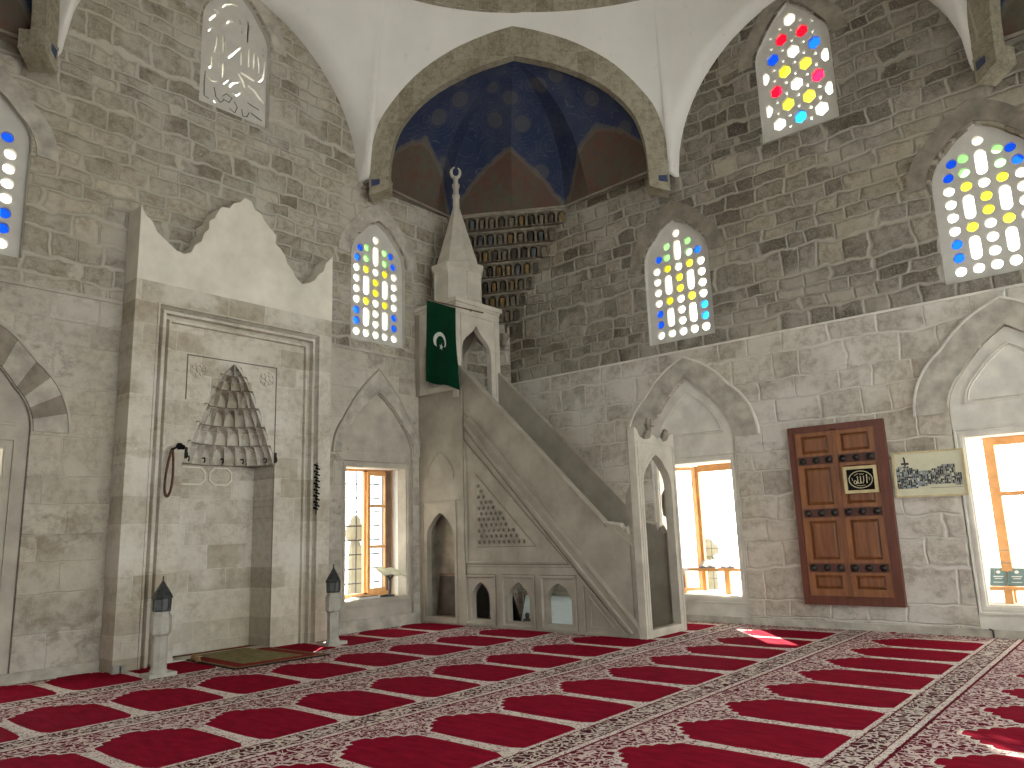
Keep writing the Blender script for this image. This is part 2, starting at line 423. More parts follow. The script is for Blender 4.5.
def arch_pts(c, a, z0, h, n=10, shift=0.):
    """four-centred pointed arch (round haunches, nearly straight shoulders) from the right springing over the apex to the left"""
    r1 = min(.90*a, h*.86); cx = a-r1; D = math.hypot(cx, h); al = math.atan2(h, -cx)
    tt = al-math.acos(min(1., r1/D)); m = max(2, int(n*.6)); out = []
    for i in range(m+1):
        t = tt*i/m; out.append((c+cx+r1*math.cos(t), z0+r1*math.sin(t)))
    (xe, ze) = out[-1]; q = n-m
    for i in range(1, q+1):
        t = i/q; b = .07*a*math.sin(PI*t); out.append((xe+(c-xe)*t+b*.6, ze+(z0+h-ze)*t+b*.6 if i < q else z0+h))
    out[-1] = (c, z0+h)
    return out+[(2*c-x, z) for x, z in reversed(out[:-1])]
def arch_h(u, a, h):
    r = (a*a+h*h)/(2*a); cx = a-r; u = min(abs(u), a)
    return math.sqrt(max(0, r*r-(u-cx)**2))
EXT = [(2.79,8.0),(2.785,8.5),(2.70,9.05),(2.5,9.53),(1.93,10.24),(1.22,10.75),(.5,11.06),(0,11.2)]
INT = [(2.42,8.0),(2.40,8.50),(2.30,8.98),(2.11,9.37),(1.62,9.88),(.84,10.31),(0,10.57)]
def smooth_curve(P, n=4):
    out = []
    for i in range(len(P)-1):
        p0 = P[max(i-1,0)]; p1 = P[i]; p2 = P[i+1]; p3 = P[min(i+2,len(P)-1)]
        for k in range(n):
            t = k/n
            out.append(tuple(.5*((2*p1[c])+(-p0[c]+p2[c])*t+(2*p0[c]-5*p1[c]+4*p2[c]-p3[c])*t*t+(-p0[c]+3*p1[c]-3*p2[c]+p3[c])*t**3) for c in (0,1)))
    out.append(P[-1]); return out
EXTC = smooth_curve(EXT); INTC = smooth_curve(INT)
def curve_z(C_, u):
    u = abs(u)
    for (x0,z0),(x1,z1) in zip(C_[:-1],C_[1:]):
        if x1 <= u <= x0 and x0 > x1: return z0+(z1-z0)*(x0-u)/(x0-x1)
    return C_[0][1]
def both(C_): return C_+[(-x,z) for x,z in reversed(C_[:-1])]
def rect(u0, v0, u1, v1): return [(u0,v0),(u1,v0),(u1,v1),(u0,v1)]
def arched(c, a, zb, z0, h, n=10): return [(c-a,zb),(c+a,zb)]+arch_pts(c,a,z0,h,n)
def circ(x, z, r, n=12, rz=None): return [(x+r*math.cos(2*PI*k/n+.2), z+(rz or r)*math.sin(2*PI*k/n+.2)) for k in range(n)]
def hexa(x, z, r): return [(x+r*.92*math.cos(PI/3*k+PI/6), z+r*math.sin(PI/3*k+PI/6)) for k in range(6)]
def slot(x, z0, z1, r):
    return [(x+r*math.cos(t), z1-r+r*math.sin(t)) for t in [PI*i/6 for i in range(7)]]+[(x+r*math.cos(t), z0+r+r*math.sin(t)) for t in [PI+PI*i/6 for i in range(7)]]
def stroke(pts, w):
    """a thin tapering calligraphic stroke as a polygon"""
    P = [Vector(p) for p in pts]; L = []; R_ = []
    for i, p in enumerate(P):
        d = (P[min(i+1,len(P)-1)]-P[max(i-1,0)]).normalized(); nrm = Vector((-d.y,d.x))
        k = w*(.55+.45*math.sin(PI*(i+.4)/(len(P)-.2)))
        L.append(tuple(p+nrm*k)); R_.append(tuple(p-nrm*k))
    return L+R_[::-1]

# ------------------------------------------------------------------ the setting
T = 1.1          # wall thickness
QX0 = -12.9      # far left end of the qibla wall
RY0 = -15.2
WQ, WR = -3.23, (-4.54, -9.40)
lowQ = [(-3.23, .69, .50, 2.81), (-9.66, .69, .50, 2.81)]
lowR = [(WR[0], .69, .42, 2.68), (WR[1], .69, .42, 2.68)]
def low_hole(c): return arched(c, .82, .06, 3.05, 1.12)
def up_hole(c, z0, z1, zs, a=.66): return arched(c, a, z0, zs, z1-zs)
LOWSLOT = rect(-3.0,.75,-.62,1.5)  # opening cut for the added light behind the pulpit
# --- lower and upper masonry of the qibla wall
holesL = [low_hole(c[0]) for c in lowQ]+[rect(-7.0,.0,-5.54,4.3)]
holesL[2] = [(-7.0,.001),(-5.54,.001),(-5.54,4.3),(-7.0,4.3)]
mb = MB()
ZS = 4.93
mb.plate(FQ, rect(QX0,0,0,ZS), [low_hole(lowQ[0][0]), low_hole(lowQ[1][0]), rect(-7.12,.001,-5.40,4.45)], -T, 0)
struct(mb, 'wall_back', M['ashlar_q'], 'pale dressed stone lower part of the mihrab wall', 'wall')
mb = MB()
UQ = [(-3.22, 5.12, 7.52, 6.72), (-9.78, 5.26, 7.62, 6.85)]
mb.plate(FQ, rect(QX0,ZS,0,11.6), [up_hole(c,z0,z1,zs) for c,z0,z1,zs in UQ]+[up_hole(-6.27,8.5,10.85,10.0,.62)], -T, 0)
struct(mb, 'wall_back', M['rubble_q'], 'rough grey stone upper part of the mihrab wall', 'wall')
# --- side wall (right in the picture)
mb = MB(); ZR = 4.68
mb.plate(FR, rect(RY0,0,0,ZR), [low_hole(c[0]) for c in lowR]+[LOWSLOT], -T, 0)
struct(mb, 'wall_right', M['ashlar_r'], 'pale mortared block lower part of the side wall', 'wall')
UR = [(-4.52, 4.88, 7.18, 6.40), (-9.42, 4.88, 7.18, 6.40)]
mb = MB()
mb.plate(FR, rect(RY0,ZR,0,8.0), [up_hole(c,z0,z1,zs) for c,z0,z1,zs in UR], -T, 0)
struct(mb, 'wall_right', M['rubble_r'], 'rough coursed stone middle part of the side wall', 'wall')
mb = MB()
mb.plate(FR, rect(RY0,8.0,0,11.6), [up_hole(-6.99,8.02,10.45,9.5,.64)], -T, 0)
struct(mb, 'wall_right', M['tympanum_r'], 'small stone tympanum, darkened for shade, high on the side wall', 'wall')
# corner filling between the two walls
mb = MB()
mb.plate(lambda u,v,n: Vector((u,v,n)), [(0.,0.),(0.,-.46),(-.10,-.40),(-.34,0.)], [], 0, 8.0)
struct(mb, 'wall_corner', M['rubble_q'], 'narrow stone filling of the corner behind the pulpit', 'wall')
# string courses
mb = MB(); mb.fbox(FQ, QX0, -7.84, 4.90, 4.95, 0, .025); mb.fbox(FQ, -4.56, -2.35, 4.90, 4.95, 0, .025)
struct(mb, 'trim_1', M['trim_brown'], 'thin stone course across the mihrab wall', 'trim')
mb = MB(); mb.fbox(FR, RY0, -.46, 4.655, 4.69, 0, .025)
struct(mb, 'trim_2', M['trim_stone'], 'thin pale stone course across the side wall', 'trim')
# low plinths
mb = MB(); mb.plate(FR, rect(RY0,0,-.5,.11), [], 0, .03)
struct(mb, 'baseboard_right', M['voussoir'], 'low pale plinth at the foot of the side wall', 'baseboard')
mb = MB(); mb.plate(FQ, rect(QX0,0,-7.84,.13), [], 0, .04); mb.plate(FQ, rect(-4.56,0,-2.28,.2), [], 0, .03)
struct(mb, 'baseboard_back', M['voussoir'], 'low pale plinth at the foot of the mihrab wall', 'baseboard')
# floor
mb = MB(); mb.box((QX0-1,RY0-1,-.3),(0,0,-.004))
struct(mb, 'floor', M['floor'], 'stone floor under the carpets', 'floor')
mb = MB(); mb.box((-30,T+.02,-.5),(40,45,-.25)); mb.box((T+.02,-45,-.5),(40,T+.02,-.25))
struct(mb, 'ground', M['ground'], 'pale sunlit ground outside the windows', 'ground')
# left wall and the wall behind the camera (with their windows), seen only from a step aside
FL = Fr((QX0,0,0), (0,1,0), (0,0,1), (1,0,0))
FB = Fr((0,RY0,0), (1,0,0), (0,0,1), (0,1,0))
LEFTHOLES = [rect(-4.1,.5,-2.7,2.9), rect(-12.2,.5,-10.8,2.9)]
mb = MB(); mb.plate(FL, rect(RY0,0,0,11.6), [rect(-5.3,.5,-3.9,2.9), rect(-10.1,.5,-8.7,2.9), arched(-4.6,.66,4.9,6.4,.8), arched(-9.4,.66,4.9,6.4,.8), arched(-7.0,.64,8.0,9.5,.9)], -T, 0)
struct(mb, 'wall_left', M['rubble_r'], 'stone side wall beside the camera', 'wall')
mb = MB(); mb.plate(FB, rect(QX0,0,0,11.6), [arched(c,1.75,.01,2.6,2.0) for c in (-10.6,-6.4,-2.2)]+[arched(-9.6,.66,5.4,6.6,.8), arched(-3.2,.66,5.4,6.6,.8), arched(-6.4,.64,8.0,9.5,.9)], -T, 0)
struct(mb, 'wall_front', M['rubble_q'], 'stone wall with three open arches behind the camera', 'wall')

# --- octagonal transition: vertices of the eight arches
V = [Vector(p) for p in [(-9.02,-.25),(-3.66,-.25),(-.25,-4.66),(-.25,-9.58),(-3.6,-14.0),(-9.0,-14.0),(-12.65,-9.6),(-12.65,-4.66)]]
CEN = Vector((-6.3,-7.08)); RR = 6.2; ZRING = 11.42
def side_arch(i):
    # (half span fraction, z0, rise) of the plaster edge on side i
    return {0:(.485,8.15,2.75), 1:(.5,8.0,3.2), 2:(.485,7.95,2.65)}.get(i, (.5 if i%2 else .485, 8.0, 3.2 if i%2 else 2.8))
mb = MB(); mb.smooth = True
NS, NV = 40, 8
VZ = [8.2,8.2,7.97,7.97,8.,8.,8.,8.]
def vault_side(i):
    A, B = V[i], V[(i+1)%8]; L = (B-A).length
    fr, z0, h = side_arch(i); a = L*fr
    cols = []
    for k in range(NS+1):
        t = .5-.5*math.cos(PI*k/NS); p = A.lerp(B, t); u = (t-.5)*L
        zb = curve_z(EXTC, u*2.79/(L/2)) if i % 2 else z0+(arch_h(u, a, h) if abs(u) < a else 0)
        zb = max(zb, VZ[i]+(VZ[(i+1)%8]-VZ[i])*t)
        if k in (0,NS): zb = VZ[i] if k == 0 else VZ[(i+1)%8]
        zb = min(zb, ZRING-.1)
        d = (p-CEN); q = CEN+d.normalized()*RR
        col = []
        for j in range(NV+1):
            s = j/NV; w = 1-math.cos(s*PI/2) if True else s
            w = s**.9
            pp = p.lerp(q, w); col.append((pp.x,pp.y, zb+(ZRING-zb)*math.sin(s*PI/2)))
        cols.append(col)
    vs = [c for col in cols for c in col]; m = NV+1
    fs = [(k*m+j,(k+1)*m+j,(k+1)*m+j+1,k*m+j+1) for k in range(NS) for j in range(NV)]
    mb.add(vs, fs)
    # plaster soffit back to the wall (wall arches only)
    if i % 2 == 0:
        nrm = Vector((-(B-A).y, (B-A).x)).normalized()
        if (CEN-A).dot(nrm) > 0: nrm = -nrm
        vs = []
        for k in range(NS+1):
            t = .5-.5*math.cos(PI*k/NS); p = A.lerp(B, t); u = (t-.5)*L
            zb = min(max(z0+(arch_h(u,a,h) if abs(u) < a else 0), VZ[i]+(VZ[(i+1)%8]-VZ[i])*t), ZRING-.1)
            e = p+nrm*.3
            vs += [(p.x,p.y,zb),(e.x,e.y,zb)]
        mb.add(vs, [(2*k,2*k+1,2*k+3,2*k+2) for k in range(NS)])
for i in (0,1,2,3,4,5,6,7): vault_side(i)
# dome above the ring
prof = [(RR, ZRING+.75)]+[(6.3*math.cos(t), ZRING+.75+5.6*math.sin(t)) for t in [PI/2*k/12 for k in range(13)]]
vs = []; fs = []
for r, z in prof:
    for k in range(64):
        an = 2*PI*k/64; vs.append((CEN.x+max(r,.01)*math.cos(an), CEN.y+max(r,.01)*math.sin(an), z))
for i in range(len(prof)-1):
    for k in range(64): fs.append((i*64+k, i*64+(k+1)%64, (i+1)*64+(k+1)%64, (i+1)*64+k))
mb.add(vs, fs)
struct(mb, 'ceiling', M['vault'], 'white plastered vault and dome over the hall', 'ceiling')
# stone ring under the dome
mb = MB()
n = 96; inn = RR-.14; out_ = RR+.35
vs = []
for k in range(n):
    a = 2*PI*k/n; c_, s_ = math.cos(a), math.sin(a)
    for r, z in ((RR+.05, ZRING-.02), (inn, ZRING+.06), (inn, ZRING+.5), (out_, ZRING+.78), (out_, ZRING)):
        vs.append((CEN.x+r*c_, CEN.y+r*s_, z))
mb.add(vs, [(k*5+j, ((k+1)%n)*5+j, ((k+1)%n)*5+(j+1)%5, k*5+(j+1)%5) for k in range(n) for j in range(5)])
struct(mb, 'trim_3', M['arch_stone'], 'curved brown stone ring at the foot of the dome', 'trim')

# --- squinches: brown stone arch, painted half dome, corbels
def squinch(i, name_n, P1, P2, lab):
    A3, B3 = V[i], V[(i+1)%8]
    L = (B3-A3).length; M2 = (A3+B3)/2; dr = (B3-A3).normalized()
    nrm = Vector((-dr.y,dr.x));
    if (CEN-M2).dot(nrm) < 0: nrm = -nrm
    F = Fr((M2.x,M2.y,0), (dr.x,dr.y,0), (0,0,1), (nrm.x,nrm.y,0))
    a = L/2; z0 = 8.02; ho = 3.2; hi = 2.62; ai = a-.33
    k_ = a/2.79; out = [(x*k_,z) for x,z in both(EXTC)]; inn_ = [(x*k_,z) for x,z in both(INTC)]
    m1 = MB(); m1.plate(F, out+inn_[::-1], [], -.16, .02)
    struct(m1, 'trim_%d' % name_n, M['arch_stone'], 'pointed brown stone arch framing %s' % lab, 'trim')
    # painted half dome with folded gores
    base = [Vector((A3.x,A3.y)) - nrm*.1, Vector(P1), Vector(P2), Vector((B3.x,B3.y)) - nrm*.1]
    segs = [(base[k],base[k+1]) for k in range(3)]
    tot = sum((q-p).length for p,q in segs); NB = 60; H = 24
    mb = MB(); mb.smooth = False
    def bpt(t):
        s = t*tot
        for p,q in segs:
            l = (q-p).length
            if s <= l+1e-6: return p.lerp(q, s/l)
            s -= l
        return segs[-1][1]
    Mi = M2 - nrm*.12; grid = []
    ts = sorted(set([k/NB for k in range(NB+1)]+[(segs[0][1]-segs[0][0]).length/tot, 1-(segs[2][1]-segs[2][0]).length/tot]))
    for t in ts:
        b2 = bpt(t); row = []
        for j in range(H+1):
            q_ = INTC[round((len(INTC)-1)*j/H)]; hf = q_[0]/2.42; z = q_[1]-8.02
            p = Mi+(b2-Mi)*max(hf,.0)
            cre = .26*abs(math.sin(t*PI*4))   # gore folds
            dd = (b2-Mi); dd = dd.normalized() if dd.length > 0 else dd
            p = p-dd*(.26-cre)*math.sin(PI*min(1,(10.57-q_[1])/2.57))**.7*.8
            row.append((p.x,p.y,z0+.16+z*.965))
        grid.append(row)
    m = H+1; vs = [p for row in grid for p in row]
    mb.add(vs, [(k*m+j,(k+1)*m+j,(k+1)*m+j+1,k*m+j+1) for k in range(len(grid)-1) for j in range(H)])
    ob = mb.build('ceiling_squinch', M['fresco'])
    tag(ob, 'deep blue painted half dome in %s' % lab, 'ceiling', None, 'structure')
    # where the brown painted fields rise from the base (pattern coordinate for the paint)
    at = ob.data.attributes.new('field', 'FLOAT', 'POINT')
    n1 = (segs[0][1]-segs[0][0]).length/tot; n2 = 1-(segs[2][1]-segs[2][0]).length/tot
    for k, t in enumerate(ts):
        if t < n1: q = abs(t/n1-.5)*2
        elif t < n2: q = abs((t-n1)/(n2-n1)-.5)*2
        else: q = abs((t-n2)/(1-n2)-.5)*2
        for j in range(m): at.data[k*m+j].value = j/H-(.46*(1-q**1.4)+.02)
    # moulded ledge at the base of the half dome
    mb = MB()
    pts = [base[0],base[1],base[2],base[3]]
    for p,q in zip(pts[:-1],pts[1:]):
        d = (q-p).normalized(); k_ = Vector((-d.y,d.x))
        if (CEN-p).dot(k_) < 0: k_ = -k_
        Fk = Fr((p.x,p.y,0),(d.x,d.y,0),(0,0,1),(k_.x,k_.y,0))
        mb.fbox(Fk, -.03, (q-p).length+.03, 8.175, 8.215, -.4, .04)
    struct(mb, 'trim_%d' % (name_n+1), M['voussoir_dark'], 'thin stone ledge below %s' % lab, 'trim')
    # painted corbels
    for e, P, lb in ((-1, A3, 'mihrab wall'), (1, B3, 'side wall')):
        mb = MB(); u = e*a
        zc_ = VZ[i] if e < 0 else VZ[(i+1)%8]; mb.plate(F, [(u,zc_-.36),(u-e*.37,zc_-.24),(u-e*.37,zc_),(u,zc_)], [], -.3, .03)
        mb.fbox(F, min(u,u-e*.38), max(u,u-e*.38), zc_-.015, zc_+.02, -.3, .04)
        mb.cur = 1
        mb.plate(F, [(u-e*.04,zc_-.18),(u-e*.20,zc_-.14),(u-e*.20,zc_-.04),(u-e*.04,zc_-.04)], [], 0, .034)
        struct(mb, 'trim_%d' % (name_n+2), [M['arch_stone'], M['fresco_blue']], 'painted stone corbel of %s on the %s' % (lab, lb), 'trim')
squinch(1, 4, (-1.32,-.02), (-.02,-2.12), 'the corner above the pulpit')
squinch(7, 8, (-12.9,-2.12), (-11.6,-.02), 'the corner left of the mihrab')
squinch(3, 12, (-.02,-12.4), (-1.3,-15.1), 'the corner right of the shutters')

# --- muqarnas pendant under the squinch: tiers of little niches, each tier one block
root = empty('muqarnas_pendant', (0,-.3,5.6), 'dark carved stone honeycomb pendant in the corner behind the pulpit spire', 'pendant')
tiers = 8; zt, zb_ = 8.17, 5.72
for k in range(tiers):
    s0 = 1-(k/tiers)**.85*.95
    xa = -1.32*s0-.05; yb = -.38-1.74*s0
    z1 = zt-(zt-zb_)*k/tiers; z0 = zt-(zt-zb_)*(k+1)/tiers+.0
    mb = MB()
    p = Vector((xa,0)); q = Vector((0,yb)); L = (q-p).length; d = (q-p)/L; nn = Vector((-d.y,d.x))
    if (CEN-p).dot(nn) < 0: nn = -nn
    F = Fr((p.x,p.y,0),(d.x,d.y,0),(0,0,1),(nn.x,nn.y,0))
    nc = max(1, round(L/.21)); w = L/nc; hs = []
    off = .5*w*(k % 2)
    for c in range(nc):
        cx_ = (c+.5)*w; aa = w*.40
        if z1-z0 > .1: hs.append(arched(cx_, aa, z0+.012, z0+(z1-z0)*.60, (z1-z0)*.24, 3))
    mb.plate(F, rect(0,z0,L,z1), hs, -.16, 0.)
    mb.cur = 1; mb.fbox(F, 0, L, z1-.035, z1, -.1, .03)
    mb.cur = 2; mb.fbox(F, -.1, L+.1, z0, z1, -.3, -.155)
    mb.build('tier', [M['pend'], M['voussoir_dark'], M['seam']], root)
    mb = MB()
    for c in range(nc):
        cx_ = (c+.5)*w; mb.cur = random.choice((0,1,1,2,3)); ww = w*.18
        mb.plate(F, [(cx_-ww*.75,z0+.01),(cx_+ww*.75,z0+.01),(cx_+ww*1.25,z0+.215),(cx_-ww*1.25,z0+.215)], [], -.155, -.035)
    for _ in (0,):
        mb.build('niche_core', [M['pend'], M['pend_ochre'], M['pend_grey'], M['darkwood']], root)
mb = MB(); mb.lathe((-.17,-.42,5.45), [(.02,0),(.07,.05),(.05,.12),(.11,.2),(.14,.3)], 8); mb.build('drop', M['voussoir_dark'], root)

# ------------------------------------------------------------------ stained windows
def stained(F, c, z0, z1, zs, a, n, lab, mirror=False, kind='dots', one_blue=False, glass=G):
    root = tag(empty('window_%d' % n, F(c, z0, 0)), lab, 'window', None, 'structure')
    outer = arched(c, a-.0, z0, zs, z1-zs)
    holes = []; panes = []
    if kind == 'dots':
        s = .2055; b = z0+.185
        r = .076
        def add(u, row, col): holes.append(circ(c+u, b+row*s, r)); panes.append((holes[-1], col))
        for e in (-1,1):
            seq = ['w','b','b','w','w','w','w']
            if one_blue and e == -1 and F is FR: seq = ['w','c','c','w','w','w','w']
            for i, q in enumerate(seq): add(e*.45, i, q)
            add(e*(.40 if one_blue else .435), 7.1 if one_blue else 7, 'b')
            if not one_blue: add(e*.37, 8, 'b')
            add(e*.225, 0, 'w'); add(e*.225, 3.03, 'y'); add(e*.225, 6.06, 'y'); add(e*.225, 7.1, 'g'); add(e*(.215), 8.15, 'g')
            for (q0,q1) in ((.62,2.4),(3.6,5.45)):
                holes.append(slot(c+e*.225, b+q0*s, b+q1*s, .072)); panes.append((holes[-1], 'w'))
        for i, q in enumerate(['w','w','w','w','y','y','w']): add(0, i, q)
        holes.append(slot(c, b+6.6*s, b+8.5*s, .075)); panes.append((holes[-1],'w')); add(0, 9.15, 'w')
    elif kind == 'hex':
        R0 = .125; b = z0+.30; d = .615; h = .178
        L = [(0,0,'c'),(0,1,'w'),(0,2,'w'),(0,3,'w'),(1,.5,'y'),(-1,.5,'y'),(1,1.5,'y'),(-1,1.5,'y'),(1,2.5,'r'),(-1,2.5,'r'),
             (2,0,'w'),(-2,0,'w'),(2,1,'r'),(-2,1,'r'),(2,2,'b'),(-2,2,'b')]
        for i,j,q in L:
            holes.append(hexa(c+i*h, b+j*d, R0)); panes.append((holes[-1], q))
        for e in (-1,1):
            for j in (.5,1.5):
                u = c+e*.50; z = b+j*d
                p = [(u,z-.12),(u+e*.06,z-.10),(u+e*.06,z+.10),(u,z+.12),(u-e*.055,z+.04),(u-e*.055,z-.04)]
                holes.append(p); panes.append((p,'w'))
        def tri(u, z, up=1): return [(u-.04,z-.028*up),(u+.04,z-.028*up),(u,z+.04*up)]
        spots = set()
        for i_,j_,q_ in L:
            for du, dz, up in ((0,.205,-1),(0,-.205,1),(h,.1025,1),(-h,.1025,1),(h,-.1025,-1),(-h,-.1025,-1)):
                u_, z_ = i_*h+du, j_*d+dz
                if abs(u_) > .44 or z_ < -.12 or z_ > 1.9: continue
                if any(abs(u_-a_*h)+abs(z_-b_*d) < .15 for a_,b_,_ in L): continue
                if abs(u_) > .40 and any(abs(z_-b_*d) < .16 for b_ in (.5,1.5)): continue
                spots.add((round(u_,3), round(z_,3), up))
        seen_ = []
        for u_, z_, up in sorted(spots):
            if any(abs(u_-a_)+abs(z_-b_) < .06 for a_,b_ in seen_): continue
            seen_.append((u_,z_)); holes.append(tri(c+u_, b+z_, up)); panes.append((holes[-1],'w'))
    elif kind == 'script':
        S = [([(-6.52,10.42),(-6.45,10.52),(-6.35,10.58),(-6.22,10.60)],.028), ([(-6.73,10.06),(-6.67,10.16),(-6.60,10.26)],.03),
             ([(-6.66,10.30),(-6.57,10.30)],.03), ([(-6.43,10.16),(-6.38,10.24),(-6.30,10.26)],.028), ([(-6.17,10.28),(-6.2,10.36)],.02), ([(-6.15,10.12),(-6.17,10.2),(-6.13,10.22)],.018),
             ([(-6.04,10.0),(-6.04,10.2),(-6.03,10.38)],.02), ([(-6.05,10.40),(-5.97,10.33)],.02), ([(-6.74,9.85),(-6.70,9.93),(-6.64,9.96)],.02),
             ([(-6.62,9.52),(-6.585,9.7),(-6.58,9.87)],.02), ([(-6.47,9.6),(-6.47,9.75),(-6.48,9.92)],.02), ([(-6.41,9.66),(-6.44,9.78),(-6.46,9.88)],.02),
             ([(-6.37,9.55),(-6.26,9.70),(-6.15,9.86)],.027), ([(-6.14,9.52),(-6.14,9.66),(-6.14,9.80)],.024),
             ([(-6.0,9.56),(-6.0,9.72),(-6.0,9.90)],.024), ([(-5.91,9.55),(-5.905,9.72),(-5.90,9.88)],.024), ([(-5.80,9.52),(-5.81,9.7),(-5.83,9.84)],.026),
             ([(-5.86,9.36),(-5.78,9.38),(-5.72,9.46),(-5.70,9.62),(-5.69,9.82)],.026), ([(-6.70,9.20),(-6.655,9.26),(-6.66,9.45)],.024),
             ([(-6.53,9.28),(-6.53,9.42),(-6.54,9.55)],.018), ([(-6.46,9.14),(-6.455,9.28),(-6.46,9.42)],.026),
             ([(-6.73,9.03),(-6.64,9.0),(-6.55,9.03)],.026), ([(-6.44,9.03),(-6.38,9.10),(-6.33,9.18)],.018), ([(-6.14,9.38),(-6.0,9.36),(-5.88,9.34)],.034),
             ([(-6.18,9.34),(-6.10,9.24),(-6.06,9.13)],.03), ([(-6.33,9.03),(-6.26,9.14),(-6.15,9.2)],.03), ([(-6.29,8.93),(-6.2,8.93),(-6.11,9.03)],.026),
             ([(-6.0,9.2),(-5.88,9.16),(-5.78,9.06),(-5.69,9.0)],.032), ([(-5.97,9.06),(-5.99,8.98)],.02),
             ([(-5.72,9.98),(-5.75,10.04)],.022), ([(-5.72,9.88),(-5.76,9.92)],.018), ([(-5.86,9.22),(-5.76,9.26)],.018)]
        for p, w in S: holes.append(stroke(p, w*.68)); panes.append((holes[-1],'w'))
        holes.append(circ(-6.57,8.66,.035,8)); panes.append((holes[-1],'w'))
    mb = MB(); mb.plate(F, outer, holes, -.17, -.10); mb.build('lattice', M['lattice'], root)
    keys = 'wbygrc'; mb = MB()
    for p, q in panes:
        mb.cur = keys.index(q); mb.sheet(F, p, -.155)
    mb.build('pane', [glass[k] for k in keys], root)
    if kind == 'script':   # carved grooves below the openings
        mb = MB()
        for p, w in [([(-6.76,9.12),(-6.77,8.9),(-6.76,8.68),(-6.68,8.66)],.01), ([(-6.6,8.9),(-6.56,8.74),(-6.48,8.68),(-6.42,8.74)],.01), ([(-6.45,8.80),(-6.38,8.88),(-6.28,8.84),(-6.33,8.74),(-6.45,8.76)],.01),
                     ([(-6.32,8.64),(-6.22,8.60),(-6.18,8.72),(-6.24,8.8)],.01), ([(-6.1,8.72),(-6.08,8.6),(-6.0,8.62),(-5.96,8.72)],.01), ([(-5.93,8.72),(-5.80,8.68),(-5.72,8.66)],.012), ([(-6.0,8.88),(-5.9,8.86),(-5.78,8.84)],.01)]:
            mb.plate(F, stroke(p, w), [], -.11, -.096)
        mb.build('carved_groove', M['seam'], root)
    # narrow plastered reveal
    mb = MB(); mb.plate(F, arched(c,a+.03,z0-.03,zs,z1-zs+.04), [arched(c,a-.005,z0+.005,zs,z1-zs-.005)], -.5, -.02)
    mb.build('reveal', M['lattice'], root)
    return root
def ring_band(F, c, a_in, a_out, zs, h_in, h_out, n0, n1, mb, zb=None):
    o = arch_pts(c, a_out, zs, h_out, 12); i = arch_pts(c, a_in, zs, h_in, 12)
    if zb is not None: o = [(c+a_out,zb)]+o+[(c-a_out,zb)]; i = [(c+a_in,zb)]+i+[(c-a_in,zb)]
    mb.plate(F, o+i[::-1], [], n0, n1)
stained(FQ, -3.22, 5.12, 7.52, 6.72, .66, 1, 'pointed window of blue, yellow, green and clear round panes between mihrab and pulpit')
stained(FQ, -9.78, 5.26, 7.62, 6.85, .66, 2, 'pointed window of round panes cut by the left picture edge', one_blue=True)
stained(FR, -4.52, 4.88, 7.18, 6.40, .66, 3, 'pointed window of round coloured panes right of the pulpit spire', one_blue=True)
stained(FR, -9.42, 4.88, 7.18, 6.40, .68, 4, 'pointed window of round coloured panes at the right picture edge')
stained(FR, -6.99, 8.02, 10.45, 9.5, .64, 5, 'high window of red, yellow, blue and clear hexagonal panes', kind='hex')
stained(FQ, -6.27, 8.5, 10.85, 10.0, .62, 6, 'high plaster window pierced with flowing script above the mihrab', kind='script')
# stone arches round the upper windows
for i, (F, c, zs, h, a, mt, lb) in enumerate(((FQ,-3.22,6.72,.84,.70,'voussoir','window between mihrab and pulpit'),(FQ,-9.76,6.72,.84,.70,'voussoir','window at the left picture edge'),
        (FR,-4.52,6.4,.82,.70,'voussoir_dark','window right of the pulpit spire'),(FR,-9.42,6.4,.82,.72,'voussoir_dark','window at the right picture edge'),
        (FR,-6.99,9.5,1.0,.68,'voussoir_dark','hexagon window'),(FQ,-6.27,10.0,.9,.66,'voussoir','window of script'))):
    mb = MB(); ring_band(F, c, a, a+.26, zs, h, h+.34, 0, .02, mb)
    struct(mb, 'trim_%d' % (20+i), M[mt], 'stone arch over the %s' % lb, 'trim')

